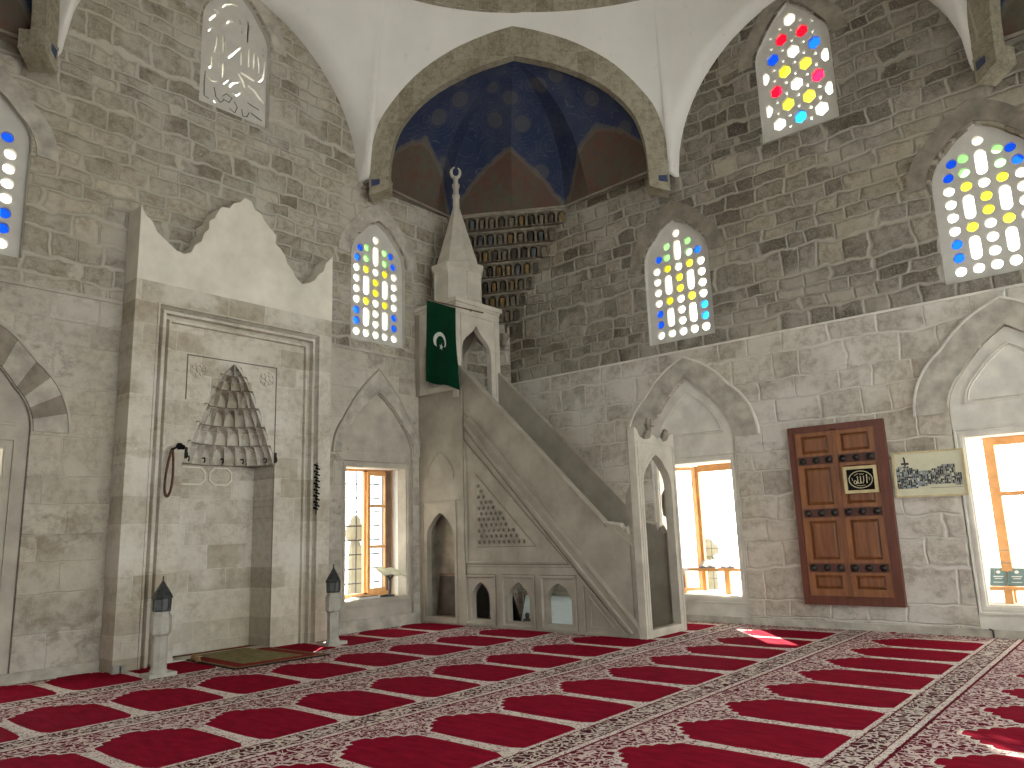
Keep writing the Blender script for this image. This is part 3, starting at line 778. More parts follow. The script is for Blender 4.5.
# ------------------------------------------------------------------ lower windows
def lower_window(F, c, a, z0, z1, n, lab, panel, brown, S=1, depth=T):
    br = .014 if F is FQ else .006
    root = tag(empty('window_%d' % n, F(c, z0, 0)), lab, 'window', None, 'structure')
    mat = M['trim_brown'] if brown else M['trim_stone']
    # surround: pointed panel with rectangular opening
    mb = MB(); mb.plate(F, arched(c, .815, .065, 3.05, 1.11), [rect(c-a,z0,c+a,z1)], -.28, -.05)
    mb.build('surround', mat, root)
    # architrave mouldings
    mb = MB(); P = [(c-a-.02,z0-.02),(c-a-.02,z1+.02),(c+a+.02,z1+.02),(c+a+.02,z0-.02)]
    prof = [(0,-.05),(0,-.02),(.045,-.02),(.05,-.035),(.075,-.035),(.08,-.012),(.10,-.012),(.105,-.05)]
    if F is FR: pass
    mb.mould(F, P, prof, closed=True); mb.build('architrave', mat, root)
    # lunette moulding
    mb = MB(); q = [(c-.68,3.10),(c+.68,3.10),(c+.68,3.08),(c-.68,3.08)][::-1] if F is FQ else arch_pts(c, .62, 3.14, .80, 10)
    if F is FQ: mb.fbox(F, c-.66, c+.66, 3.10, 3.125, -.05, -.035); mb.fbox(F, c-.66, c+.66, 3.14, 3.15, -.05, -.04)
    else: mb.mould(F, q, [(-.0,-.05),(0,-.03),(.02,-.025),(.03,-.045),(.045,-.03),(.055,-.05)], closed=True)
    mb.build('lunette_moulding', mat, root)
    # reveals
    mb = MB(); sp = .10
    O = [(c-a-.001,z0),(c+a+.001,z0),(c+a+.001,z1),(c-a-.001,z1)]
    I = [(c-a+(-sp),z0),(c+a+sp,z0),(c+a+sp,z1+.02),(c-a-sp,z1+.02)]
    vs = [F(u,v,-.27) for u,v in O]+[F(u,v,-depth) for u,v in I]
    mb.add(vs, [(i,(i+1)%4,4+(i+1)%4,4+i) for i in range(4)])
    mb.build('reveal', M['reveal'], root)
    # outer masonry closing the gap round the reveal
    # iron grille near the outer face
    mb = MB(); g = -.92
    k = 0; z = z0+.22
    while z < z1-.05:
        mb.tube([F(c-a-.1,z,g),F(c+a+.1,z,g)], br, 6); z += .262
    u = c-a+.12
    while u < c+a+.05:
        mb.tube([F(u,z0,g),F(u,z1,g)], br, 6); u += .262
    mb.build('grille', M['iron'], root)
    return root
w1 = lower_window(FQ, -3.23, .69, .52, 2.81, 7, 'low window with an open wooden casement between mihrab and pulpit', None, True)
w2 = lower_window(FQ, -9.66, .55, .52, 2.81, 8, 'low window cut by the left picture edge', None, True)
w3 = lower_window(FR, -4.54, .69, .43, 2.67, 9, 'low window with a bookrest, just right of the pulpit doorway', None, False)
w4 = lower_window(FR, -9.40, .68, .42, 2.68, 10, 'low window holding teal booklets at the right picture edge', None, False)
def casement(F, root, c, a, z0, z1, n, leaves, th=.06):
    mb = MB(); w = .07
    mb.plate(F, rect(c-a-.05,z0,c+a+.05,z1), [rect(c-a+w,z0+w,c+a-w,z1-w)], n-th, n); 
    mb.build('casement_frame', M['orange_wood'], root)
    for (hu, hn, du, dn, wid) in leaves:    # hinge point, direction, width
        L = Fr(F(hu,0,hn), F(du,0,dn)-F(0,0,0), (0,0,1), (F(du,0,dn)-F(0,0,0)).cross(Vector((0,0,1))))
        mb = MB(); zz0, zz1 = z0+.07, z1-.07; H = zz1-zz0
        hs = [rect(.07,zz0+.07,wid-.07,zz0+H*.36), rect(.07,zz0+H*.36+.05,wid-.07,zz0+H*.70), rect(.07,zz0+H*.70+.05,wid-.07,zz1-.07)]
        mb.plate(L, rect(0,zz0,wid,zz1), hs, -.022, .022)
        lf = mb.build('leaf', M['orange_wood'], root)
        mb = MB()
        for h in hs: mb.sheet(L, h, 0)
        mb.build('pane', M['glass'], lf)
r_ = tag(empty('window_11', (0,-1.2,.03)), 'added low window with a pale pane, lighting behind the pulpit arches', 'window', None, 'structure')  # unseen window added to bring daylight under the stair
mb = MB(); mb.sheet(FR, LOWSLOT, -.30); mb.build('pane', glass_pane('fill_pane', (.75,.85,.92)), r_)
mb = MB(); mb.fbox(FR, -3.04, -.58, 1.5, 1.55, -.02, .03); mb.build('lintel', M['trim_stone'], r_)
casement(FQ, w1, -3.23, .69, .52, 2.84, -.50, [(-2.62,-.5,-.995,.05,.50)])
mb = MB(); mb.fbox(FQ, -3.16, -3.09, .56, 2.80, -.56, -.50); mb.build('mullion', M['orange_wood'], w1)
mb = MB(); mb.fbox(FQ, -2.665, -2.56, .60, 2.80, -.60, -.455); mb.build('casement_stile', M['pole'], w1)

mb = MB(); mb.fbox(FR, -4.40, -4.31, .46, 2.64, -.54, -.47); mb.build('mullion', M['orange_wood'], w3)
mb = MB(); mb.fbox(FR, -5.22, -4.405, 2.53, 2.655, -.545, -.465); mb.build('head_rail', M['orange_wood'], w3)
FLF = Fr(FR(-4.33,0,-.47), (.72*-1,.69,0), (0,0,1), (.69,.72,0))
mb = MB(); mb.plate(FLF, rect(.0,.47,.50,2.63), [rect(.06,.53,.44,2.57)], -.02, .02); lf = mb.build('leaf', M['orange_wood'], w3)
mb = MB(); mb.sheet(FLF, rect(.06,.53,.44,2.57), 0); mb.build('pane', M['glass'], lf)
mb = MB(); mb.fbox(FR, -8.99, -8.86, .42, 2.69, -.57, -.46); mb.build('jamb_post', M['orange_wood'], w4)
mb = MB(); mb.fbox(FR, -10.05, -8.99, 1.86, 1.92, -.54, -.48); mb.fbox(FR, -10.05, -8.99, 2.57, 2.68, -.56, -.47); mb.build('transom', M['orange_wood'], w4)
# stone arches (voussoirs) round the lower windows
def voussoirs(F, c, lab, n, dark, a_in=.84, a_out=1.24, zs=3.04, h_in=1.14, h_out=1.50):
    mb = MB(); r_i = arch_pts(c,a_in,zs,h_in,14); r_o = arch_pts(c,a_out,zs,h_out,14); k = len(r_i)
    i = 0; t = 0
    while i < k-1:
        st = 2 if i+2 <= k-1 else 1
        if i < 14 < i+st: st = 14-i
        poly = r_o[i:i+st+1]+r_i[i:i+st+1][::-1]
        mb.cur = (t % 2) if dark else 0
        mb.cur = int(mb.cur); mb.plate(F, poly, [], 0, .028+.006*random.random())
        i += st; t += 1
    struct(mb, 'trim_%d' % n, [M['voussoir'], M['voussoir_dark']], lab, 'trim')
    mb = MB(); mb.mould(F, arch_pts(c, a_out, zs, h_out, 14), [(-.0,0),(0,.05),(-.03,.05),(-.035,0)])
    struct(mb, 'trim_%d' % n, M['trim_stone'] if F is FR else M['trim_brown'], 'thin raised edge round the '+lab, 'trim')
voussoirs(FQ, -3.23, 'stone arch over the low window between mihrab and pulpit', 30, False, a_out=1.0, h_out=1.55)
voussoirs(FQ, -9.66, 'stone arch over the low window at the left picture edge', 31, True)
voussoirs(FR, -4.54, 'stone arch over the low window behind the pulpit doorway', 32, False)
voussoirs(FR, -9.40, 'stone arch over the low window at the right picture edge', 33, False)

# ------------------------------------------------------------------ mihrab
mih = empty('mihrab', (-6.2,-.2,0), 'tall pale stone prayer niche block with a jagged three-peaked top', 'mihrab')
def jag(pts, n=5, amp=.05):
    out = []
    for (x0,z0),(x1,z1) in zip(pts[:-1],pts[1:]):
        out.append((x0,z0))
        L = math.hypot(x1-x0,z1-z0); k = max(1, int(L/.11))
        for i in range(1, k):
            t = i/k; dx, dz = (x1-x0)/L, (z1-z0)/L
            o = amp*(.6 if i % 2 else -.6)+random.uniform(-.018,.018)
            out.append((x0+(x1-x0)*t-dz*o, z0+(z1-z0)*t+dx*o))
    out.append(pts[-1]); return out
top = [(-7.83,6.28),(-7.67,6.08),(-7.48,5.86),(-7.30,5.74),(-7.08,5.77),(-6.90,6.12),(-6.70,6.52),(-6.45,6.74),(-6.26,6.90),(-5.98,6.72),(-5.78,6.50),(-5.60,6.22),(-5.38,5.92),(-5.18,5.72),(-5.03,5.78),(-4.87,5.95),(-4.72,6.20),(-4.58,6.36)]
outer = [(-7.83,0),(-4.58,0),(-4.58,6.36)]+jag(top[::-1])[1:]
CH = -6.27
REC = [(-7.52,.0),(-4.80,.0),(-4.80,4.92),(-7.52,4.92)]
# front slab: above and beside the recessed frame
low = [(-7.83,0),(-7.52,0),(-7.52,4.92),(-4.80,4.92),(-4.80,0),(-4.58,0),(-4.58,5.2),(-7.83,5.2)]
mb = MB(); mb.plate(FQ, low, [], .0, .40); mb.build('front', M['mihrab'], mih)
up = [(-7.83,5.2),(-4.58,5.2)]+outer[2:]
mb = MB(); mb.plate(FQ, up, [], .0, .40); mb.build('crest', M['mihrab_plaster'], mih)
mb = MB(); P = [(-4.80,0),(-4.80,4.92),(-7.52,4.92),(-7.52,0)]
prof = [(0,.40),(0,.415),(.03,.415),(.035,.36),(.07,.29),(.085,.36),(.095,.385),(.135,.385),(.145,.30),(.19,.27),(.205,.335),(.235,.335),(.24,.28)]
mb.mould(FQ, P, prof); mb.build('moulding', M['mihrab'], mih)
# inner panel with stepped hood opening
tz = [2.72, 3.02, 3.30, 3.58, 3.84, 4.05]; tw = [.71, .60, .49, .375, .26, .15]
right = []
for k in range(6):
    zt_ = tz[k]; zn = tz[k+1] if k < 5 else 4.22; w = tw[k]; wn = tw[k+1] if k < 5 else .02
    right += [(CH+w, zt_), (CH+w-.004, zt_+(zn-zt_)*.55), (CH+w-.03, zt_+(zn-zt_)*.82), (CH+(w+wn)/2+.005, zn-.0 if k < 5 else zn-.03)]
apex = [(CH, 4.22)]
hood_open = [(CH-.73,.02),(CH+.73,.02),(CH+.73,2.70)]+right+apex+[(2*CH-x,z) for x,z in reversed(right)]+[(CH-.73,2.70)]
mb = MB(); mb.plate(FQ, [(-7.32,0),(-5.0,0),(-5.0,4.74),(-7.32,4.74)], [hood_open], .0, .28)
mb.build('niche_panel', M['mihrab'], mih)
mb = MB(); mb.plate(FQ, rect(-7.11,.002,-5.41,4.44), [], -1.05, -.62)
for (a_,b_) in ((-7.11,-7.06),(-5.46,-5.41)): mb.plate(FQ, rect(a_,.002,b_,4.44), [], -.62, -.001)
mb.plate(FQ, rect(-7.06,4.36,-5.46,4.44), [], -.62, -.001)
mb.build('niche_shell', M['mihrab'], mih)
# thin incised line and rosettes of the spandrel
mb = MB()
mb.mould(FQ, [(CH+.73,.0),(CH+.73,4.26),(CH-.73,4.26),(CH-.73,3.6)], [(-.006,.28),(-.006,.286),(.008,.286),(.008,.28)])
mb.build('incised_line', M['seam'], mih)
for e in (-1,1):
    mb = MB()
    for k in range(7):
        t = 2*PI*k/7; mb.plate(FQ, circ(CH+e*.56+.075*math.cos(t), 4.06+.075*math.sin(t), .032, 8), [], .28, .295)
    mb.plate(FQ, circ(CH+e*.56, 4.06, .04, 10), [], .28, .30)
    mb.mould(FQ, circ(CH+e*.56, 4.06, .125, 20), [(0,.28),(0,.292),(.014,.292),(.014,.28)], closed=True)
    mb.build('rosette', M['mihrab'], mih)
# niche walls
mb = MB()
FN = lambda u,v,n: Vector((u,-n,v))
x0, x1, yb = CH-.73, CH+.73, .30
x0 -= .004; x1 += .004
plan = [(x0,.002),(x0,-yb),(x0+.001,-yb),(x1-.001,-yb),(x1,-yb),(x1,.002)]
plan2 = [(x0-.05,.0),(x0-.05,-.2),(x0+.1,-yb-.1),(x1-.1,-yb-.1),(x1+.05,-.2),(x1+.05,.0)]
vs = [FQ(u,0,n) for u,n in plan]+[FQ(u,2.72,n) for u,n in plan]
mb.add(vs, [(i,i+1,7+i,6+i) for i in range(5)])
mb.build('niche_wall', M['mihrab'], mih)
# muqarnas hood: tiers of hollow cells, each overhanging the one below
mb = MB(); mb.smooth = False
def hood_pt(w, dep, th, add):
    # half-oval plan from right edge round the back to the left edge
    return (CH+(w+add)*math.cos(th), .28-(dep+add)*math.sin(th))
for k in range(6):
    za, zb2 = tz[k], (tz[k+1] if k < 5 else 4.22)
    wa = tw[k]+.0; wb = tw[k+1] if k < 5 else .01
    da = .56*(wa/.71)**.9; db = .56*(max(wb,.01)/.71)**.9
    nc = (12,10,9,7,5,3)[k]; sub = 8; H = 8; rows = []
    for j in range(H+1):
        s = j/H; row = []
        for i in range(nc*sub+1):
            th = PI*i/(nc*sub); f = (i % sub)/sub if i < nc*sub else 0
            dd_ = abs(2*f-1) if i < nc*sub else 1.       # 1 on a rib, 0 in the middle of a cell
            ah = .92*math.sqrt(max(0., 1-dd_**1.3))       # pointed arch of the cell
            lean = 0. if s <= ah else ((s-ah)/(1-ah+1e-6))**1.2
            w = wa+(wb-wa)*lean; d_ = da+(db-da)*lean
            addv = .06*math.sqrt(max(0,1-dd_**2))*(1-lean)
            row.append(FQ(*[hood_pt(w,d_,th,addv)[0], za+(zb2-za)*(s), hood_pt(w,d_,th,addv)[1]]))
        rows.append(row)
    n_ = nc*sub+1
    vs = [p for row in rows for p in row]
    mb.add(vs, [(j*n_+i, j*n_+i+1, (j+1)*n_+i+1, (j+1)*n_+i) for j in range(H) for i in range(n_-1)])
    # little ledge at the foot of the tier
    led = [FQ(hood_pt(wa,da,PI*i/24,.075)[0], za, hood_pt(wa,da,PI*i/24,.075)[1]) for i in range(25)]
    wp = tw[k]-.03
    led2 = [FQ(hood_pt(wp,da-.03,PI*i/24,0)[0], za+.01, hood_pt(wp,da-.03,PI*i/24,0)[1]) for i in range(25)]
    mb.add(led+led2, [(i,i+1,26+i,25+i) for i in range(24)])
mb.build('muqarnas_hood', M['mihrab'], mih)
# carved cartouches under the hood
mb = MB()
for (u0,u1) in ((-6.93,-6.35),(-6.30,-5.92)):
    r_ = [(u0+.08,2.42),(u1-.08,2.42),(u1,2.5),(u1,2.62),(u1-.08,2.70),(u0+.08,2.70),(u0,2.62),(u0,2.5)]
    mb.mould(lambda u,v,n: FQ(u,v,n-.58), [(a,b) for a,b in r_], [(0,.28),(0,.30),(.025,.30),(.025,.28)], closed=True)
mb.build('cartouche', M['mihrab_plaster'], mih)
# hooks along the foot of the hood
for i,(u,n_) in enumerate(((-6.96,.28),(-6.72,-.15),(-6.42,-.26),(-6.12,-.26),(-5.82,-.2),(-5.60,.1),(-5.53,.28))):
    mb = MB(); y = n_
    mb.tube([FQ(u,2.84,y-.02),FQ(u,2.84,y+.05),FQ(u,2.80,y+.06),FQ(u,2.77,y+.04)], .012, 6)
    if i in (0,6): mb.fbox(FQ, u-.015, u+.015, 2.76, 2.92, y, y+.03)
    tag(mb.build('hook', M['hook']), ['small iron hook left of the niche hood foot','small iron hook inside the niche, leftmost','small iron hook inside the niche, second from the left','small iron hook at the middle of the niche back','small iron hook inside the niche, right of its middle','small iron hook inside the niche, rightmost','small iron hook right of the niche hood foot'][i], 'hook', 'hooks along the foot of the niche hood')

# ------------------------------------------------------------------ minbar (pulpit)
XS, XR = -2.25, -1.08
FS = Fr((XS,0,0), (0,1,0), (0,0,1), (-1,0,0))        # left flank, n outwards
FT = Fr((XR,0,0), (0,1,0), (0,0,1), (1,0,0))         # right flank
FP = Fr((0,-4.68,0), (1,0,0), (0,0,1), (0,-1,0))     # doorway
minbar = empty('minbar', (-1.7,-2.4,0), 'tall carved stone pulpit with a straight stair, doorway and pointed spire', 'pulpit')
slope = (4.66-1.64)/(-1.12+4.21)
def flank(tower_holes):
    outer = [(-4.69,0),(0,0),(0,4.25),(-1.12,4.25),(-1.12,4.66),(-4.18,1.67),(-4.30,1.64),(-4.45,1.60),(-4.55,1.50),(-4.62,1.47),(-4.69,1.80)]
    bays = [arched(-1.53,.215,.12,.48,.26,6), arched(-2.385,.235,.12,.48,.27,6), arched(-3.22,.25,.12,.48,.27,6)]
    return outer, bays+tower_holes
o_, h_ = flank([arched(-.55,.36,.12,1.52,.44,8)])
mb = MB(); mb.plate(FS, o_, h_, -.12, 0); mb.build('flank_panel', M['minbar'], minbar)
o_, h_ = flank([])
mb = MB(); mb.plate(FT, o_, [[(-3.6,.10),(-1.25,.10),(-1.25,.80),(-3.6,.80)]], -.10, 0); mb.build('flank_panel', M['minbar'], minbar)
# relief on the visible flank
rel = MB()
P1 = [(-1.155,.0),(-1.155,4.60)]
rel.fbox(FS, -1.20,-1.13, .0, 4.25, 0, .035)
pr = [(0,0),(0,.03),(.03,.04),(.05,.015),(.075,.015),(.09,.035),(.12,.035),(.13,0)]
rel.mould(FS, [(-4.53,.03),(-1.22,3.50)], [(0,0),(0,.035),(.05,.05),(.07,.02),(.16,.02),(.18,.05),(.22,.04),(.22,0)])
rel.mould(FS, [(-3.42,1.06),(-1.22,3.22),(-1.22,1.06)], [(0,0),(0,.03),(-.03,.03),(-.04,0)], closed=True)
rel.mould(FS, [(-2.78,1.35),(-1.50,2.58),(-1.50,1.35)], [(0,0),(0,.02),(-.035,.02),(-.04,0)], closed=True)
for c in (-1.53,-2.385,-3.22):
    rel.mould(FS, [(c-.35,.03),(c-.35,.86),(c+.35,.86),(c+.35,.03)], [(0,0),(0,.03),(-.03,.03),(-.045,.0)], closed=True)
rel.mould(FS, [(-3.72,.04),(-3.72,.74),(-4.44,.04)], [(0,0),(0,.025),(-.03,.025),(-.035,0)], closed=True)
rel.mould(FS, [(-3.84,.12),(-3.84,.50),(-4.22,.12)], [(0,0),(0,.02),(-.03,.02),(-.035,0)], closed=True)
rel.mould(FS, [(-4.64,.05),(-4.64,1.30),(-4.30,1.55)], [(0,0),(0,.02),(.03,.02),(.035,0)])
rel.mould(FS, [(-4.18,1.67),(-1.12,4.66)], [(0,0),(0,.035),(-.05,.035),(-.06,0)])
rel.mould(FS, [(-4.69,.93),(-1.0,.93)], [(0,0),(0,.012),(-.02,.012),(-.02,0)]) if False else None
# tower panels
rel.mould(FS, [(-.95,2.14),(-.95,.05),(-.12,.05),(-.12,2.14)][::-1], [(0,0),(0,.02),(.03,.02),(.035,0)], closed=True)
rel.mould(FS, [(-.92,2.6)]+[(u,z) for u,z in arch_pts(-.57,.35,2.62,.45,8)][::-1]+[(-.22,2.6)], [(0,0),(0,-.02),(0,.02),(.02,.02),(.02,0)])
rel.fbox(FS, -1.10, -.02, 2.14, 2.16, 0, .012)
rel.fbox(FS, -1.13, 0., 4.19, 4.27, 0, .04)
rel.build('relief_moulding', M['minbar'], minbar)
gr = MB()
def groove_shade(F_, pts, closed=False, w=.012, n=.004): gr.mould(F_, pts, [(-w/2,n),(w/2,n)], closed=closed)  # flat dark strips: joints, plus shade drawn along the mouldings
groove_shade(FS, [(-4.50,.0),(-1.20,3.46)], w=.03); groove_shade(FS, [(-4.62,.18),(-1.20,3.76)], w=.02)
groove_shade(FS, [(-3.45,1.045),(-1.205,3.25),(-1.205,1.045)], True, .016); groove_shade(FS, [(-1.21,.0),(-1.21,4.2)], w=.02); groove_shade(FS, [(-1.125,.0),(-1.125,4.2)], w=.016)
groove_shade(FS, [(-3.65,1.0),(-1.2,1.0)], w=.008)
for c in (-1.53,-2.385,-3.22): groove_shade(FS, [(c-.36,.03),(c-.36,.875),(c+.36,.875),(c+.36,.03)], w=.014)
groove_shade(FS, [(-3.73,.03),(-3.73,.76),(-4.47,.03)], True, .012); groove_shade(FS, [(-4.20,1.60),(-1.16,4.55)], w=.014)
groove_shade(FS, [(-1.10,2.17),(-.02,2.17)], w=.012); groove_shade(FS, [(-4.60,.10),(-4.60,1.32)], w=.010)
groove_shade(FS, [(-.93,2.55)]+[(u,z) for u,z in arch_pts(-.57,.36,2.62,.46,8)][::-1][:14], w=.010)
groove_shade(FS, [(-3.05,1.9),(-2.75,2.35)], w=.006); groove_shade(FS, [(-2.80,1.335),(-1.485,2.60),(-1.485,1.335)], True, .014)
gr.build('joint', M['seam_shade'], minbar)  # dark strips that paint shade at joints and moulding edges
# pierced star panel of the flank
tri_ = [(-2.74,1.355),(-1.505,1.355),(-1.505,2.54)]
hs = []
import itertools
s_ = .112
for j in range(13):
    for i in range(14):
        u = -1.565-i*s_-(j%2)*s_/2; z = 1.415+j*s_*.866
        # inside test with margin
        if z < 1.355+.05: continue
        if (z-1.355) > (u+2.74)/(1.235)*1.185-.085: continue
        if u > -1.505-.05: continue
        hs.append(circ(u, z, .036, 6))
mb = MB(); mb.cur = 1; mb.sheet(FS, tri_, .004); mb.cur = 0; mb.plate(FS, tri_, hs, .005, .022)  # dark sheet under the plate paints shade into its holes
for h in hs:
    cu = sum(p[0] for p in h)/6; cz = sum(p[1] for p in h)/6
    mb.mould(FS, circ(cu, cz, .050, 6), [(0,.02),(0,.034),(.010,.034),(.010,.02)], closed=True)
mb.build('star_panel', [M['minbar'], M['seam_shade']], minbar)
for c in (-1.75,-2.35,-3.0):
    mb = MB()
    for k in range(6): mb.plate(FS, circ(c+.045*math.cos(PI/3*k), 1.19+.045*math.sin(PI/3*k), .026, 6), [], 0, .010)
    mb.plate(FS, circ(c, 1.19, .03, 6), [], 0, .012); mb.build('carved_rosette', M['minbar'], minbar)
# niche back and jamb at the foot of the tower, tower rear fill
mb = MB(); mb.box((XS+.30,-.98,.02),(XS+.36,-.08,2.1)); mb.box((XS+.1,-1.0,.0),(XS+.36,-.94,2.1)); mb.box((XS+.1,-.14,.0),(XS+.36,-.08,2.1)); mb.box((XS+.1,-.98,0),(XS+.36,-.08,.10))
mb.build('niche_back', M['voussoir_dark'], minbar)
mb = MB(); mb.box((XS+.12,-1.11,2.2),(XR-.10,-.002,4.18)); mb.build('tower_core', M['minbar'], minbar)
# stairs
mb = MB(); ns = 13
poly = []
for k in range(ns):
    y0 = -3.85+k*(2.73/ns); z = .02+(k+1)*(3.4/ns)
    poly += [(y0, z-(3.4/ns)), (y0, z)]
poly += [(-1.12, 3.42), (-1.12, 3.02), (-3.84, .015)]
mb.plate(lambda u,v,n: Vector((n,u,v)), poly[::-1], [], XS+.12, XR-.10)
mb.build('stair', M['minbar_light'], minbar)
# doorway
out = [(-2.27,0),(-1.08,0),(-1.08,3.06),(-1.22,3.02),(-1.30,2.93),(-1.42,2.90),(-1.5,2.97),(-1.6,2.94),(-1.75,3.0),(-1.82,2.93),(-1.98,2.90),(-2.12,2.94),(-2.2,3.05),(-2.27,3.08)]
mb = MB(); mb.plate(FP, out, [arched(-1.70,.425,.11,2.18,.50,10)], 0, .12); mb.build('doorway', M['minbar_light'], minbar)
mb = MB()
mb.mould(FP, [(-2.125,.11)]+[(u,z) for u,z in arch_pts(-1.70,.425,2.18,.50,10)][::-1]+[(-1.275,.11)], [(0,.12),(0,.135),(.03,.135),(.04,.12)])
mb.mould(FP, [(-2.22,.04),(-2.22,2.86),(-1.13,2.86),(-1.13,.04)], [(0,.12),(0,.132),(-.02,.132),(-.02,.12)], closed=True)
mb.build('doorway_moulding', M['minbar_light'], minbar)
for pts in ([(-1.90,2.88),(-1.82,3.0),(-1.74,3.06),(-1.78,3.16),(-1.75,3.26)], [(-1.36,2.90),(-1.28,3.02),(-1.21,3.10)], [(-1.66,3.14),(-1.64,3.24)]):
    mb = MB(); mb.tube([FP(u,z,.06) for u,z in pts], [.05,.055,.045,.05,.03][:len(pts)], 6)
    mb.build('broken_crest', M['voussoir_dark'], minbar)
# scrolls ending the two parapets
for F_, in ((FS,),(FT,)):
    mb = MB(); mb.tube([F_(-4.18,1.66,-.06),F_(-4.32,1.64,-.06),F_(-4.43,1.62,-.06),F_(-4.46,1.54,-.06),F_(-4.53,1.58,-.06),F_(-4.57,1.48,-.06)], [.03,.035,.045,.05,.04,.045], 8)
    mb.build('scroll', M['minbar_light'], minbar)
for F_ in (FS, FT):
    mb = MB(); mb.plate(F_, [(-4.69,1.7),(-4.58,1.75),(-4.56,1.9),(-4.57,2.08),(-4.62,2.16),(-4.655,2.22),(-4.69,2.25)], [], -.10, 0)
    mb.plate(F_, [(-4.69,2.2),(-4.655,2.2),(-4.645,3.05),(-4.69,3.08)], [], -.08, 0)
    mb.build('doorway_bracket', M['minbar'], minbar)
# canopy: four pierced faces on pillars
zc0, zc1 = 4.05, 5.86
CF = Fr((0,-1.13,0),(1,0,0),(0,0,1),(0,-1,0))
def ogee(c, a, zb, z0, h): 
    r_ = [(c+a*u, z0+h*v) for u,v in ((1,0),(.97,.2),(.88,.38),(.70,.53),(.46,.65),(.24,.78),(.10,.90),(0,1))]
    return [(c-a,zb),(c+a,zb)]+r_+[(2*c-x,z) for x,z in reversed(r_[:-1])]
mb = MB(); mb.plate(CF, rect(-2.32,zc0,-1.10,zc1), [ogee(-1.77,.41,zc0+.02,4.90,.60)], -.12, 0)
mb.build('canopy_face', M['minbar_light'], minbar)
mb = MB(); mb.plate(Fr((0,-.12,0),(1,0,0),(0,0,1),(0,-1,0)), rect(-2.32,4.20,-1.10,zc1), [ogee(-1.72,.40,4.22,4.90,.60)], -.12, 0)
mb.build('canopy_face', M['minbar'], minbar)
for xo, nm in ((-2.32,-1),(-1.10,1)):
    Fc = Fr((xo,0,0),(0,1,0),(0,0,1),(nm,0,0))
    mb = MB(); mb.plate(Fc, rect(-1.008,zc0 if nm > 0 else 4.20,-.122,zc1-.001), [ogee(-.57,.34,4.30,4.90,.58)], -.12, -.003)
    mb.build('canopy_face', M['minbar_light'], minbar)
mb = MB()
for F_, u0, u1 in ((CF,-2.32,-1.10),):
    mb.mould(F_, [(-2.2,zc0+.1),(-2.2,5.68),(-1.22,5.68),(-1.22,zc0+.1)], [(0,0),(0,.014),(-.02,.014),(-.02,0)])
mb.box((-2.34,-1.15,5.82),(-1.08,-.02,5.87)); mb.box((-2.37,-1.18,5.87),(-1.05,-.02,5.95))
mb.build('canopy_cornice', M['minbar_light'], minbar)
# octagonal drum, cone, finial
cx, cy = -1.71, -.57; rt = PI/8
cx += .03
mb = MB(); mb.lathe((cx,cy,0), [(.55,5.93),(.50,6.06),(.49,6.12),(.485,6.62),(.51,6.66),(.555,6.70),(.555,6.79),(.46,6.83)], 8, rt)
for k in range(8):
    a = rt+k*PI/4; mb.tube([(cx+.488*math.cos(a),cy+.488*math.sin(a),6.07),(cx+.488*math.cos(a),cy+.488*math.sin(a),6.66)], .016, 6)
mb.build('drum', M['minbar_light'], minbar)
mb = MB(); mb.lathe((cx,cy,0), [(.445,6.82),(.07,8.12)], 8, rt); mb.build('spire_cone', M['minbar_light'], minbar)
mb = MB(); mb.smooth = True
mb.lathe((cx,cy,8.08), [(.072,0),(.068,.24),(.082,.26),(.082,.32),(.06,.34),(.057,.46),(.078,.49),(.078,.55),(.05,.57),(.05,.66),(.065,.72)], 12)
mb.tube([(cx+.066*math.sin(t), cy-.066*math.sin(t), 8.90-.12*math.cos(t)) for t in [-2.95+5.5*i/14 for i in range(15)]], [.016+.022*math.sin(PI*i/14) for i in range(15)], 8)
mb.build('finial', M['minbar_light'], minbar)
# panel leaning in the tower niche
mb = MB(); mb.fbox(Fr((XS+.20,0,0),(0,1,0),(.10,0,.995),(-1,0,.1)), -.85,-.23,.125,.86,-.02,0)
mb.cur = 1; mb.fbox(Fr((XS+.195,0,0),(0,1,0),(.10,0,.995),(-1,0,.1)), -.84,-.24,.82,.85,0,.012)
tag(mb.build('board', [M['darkwood'], M['pole']]), 'dark wooden board leaning inside the tall niche of the pulpit', 'board')
# things seen under the stair
mb = MB(); mb.lathe((-1.97,-2.33,.011), [(.085,0),(.085,.11),(.07,.14),(.03,.155),(.04,.19),(.03,.23),(.012,.24)], 12)
tag(mb.build('jug', M['darkwood']), 'small dark round-topped object standing under the middle pulpit arch', 'jug')
mb = MB(); mb.plate(Fr((-1.6,0,0),(0,1,0),(0,0,1),(-1,0,0)), [(-1.85,.0),(-1.28,.0),(-1.34,.5),(-1.5,.72),(-1.62,.6)], [], -.05, 0)
tag(mb.build('black_cloth', M['black']), 'black folded cover standing behind the left pulpit arch', 'cover')

mb = MB(); A_ = [(-.10,-.75,.33),(-.10,-2.15,.33),(-1.95,-3.62,.02),(-1.95,-2.15,.02)]  # slab added and sloped to fill the arch with brightness
mb.add([Vector(p) for p in A_]+[Vector(p)+Vector((0,0,-.015)) for p in A_], [(0,1,2,3),(7,6,5,4),(0,4,5,1),(1,5,6,2),(2,6,7,3),(3,7,4,0)])
tag(mb.build('board', M['fill_board']), 'added pale bluish board catching light behind the right pulpit arch', 'board')
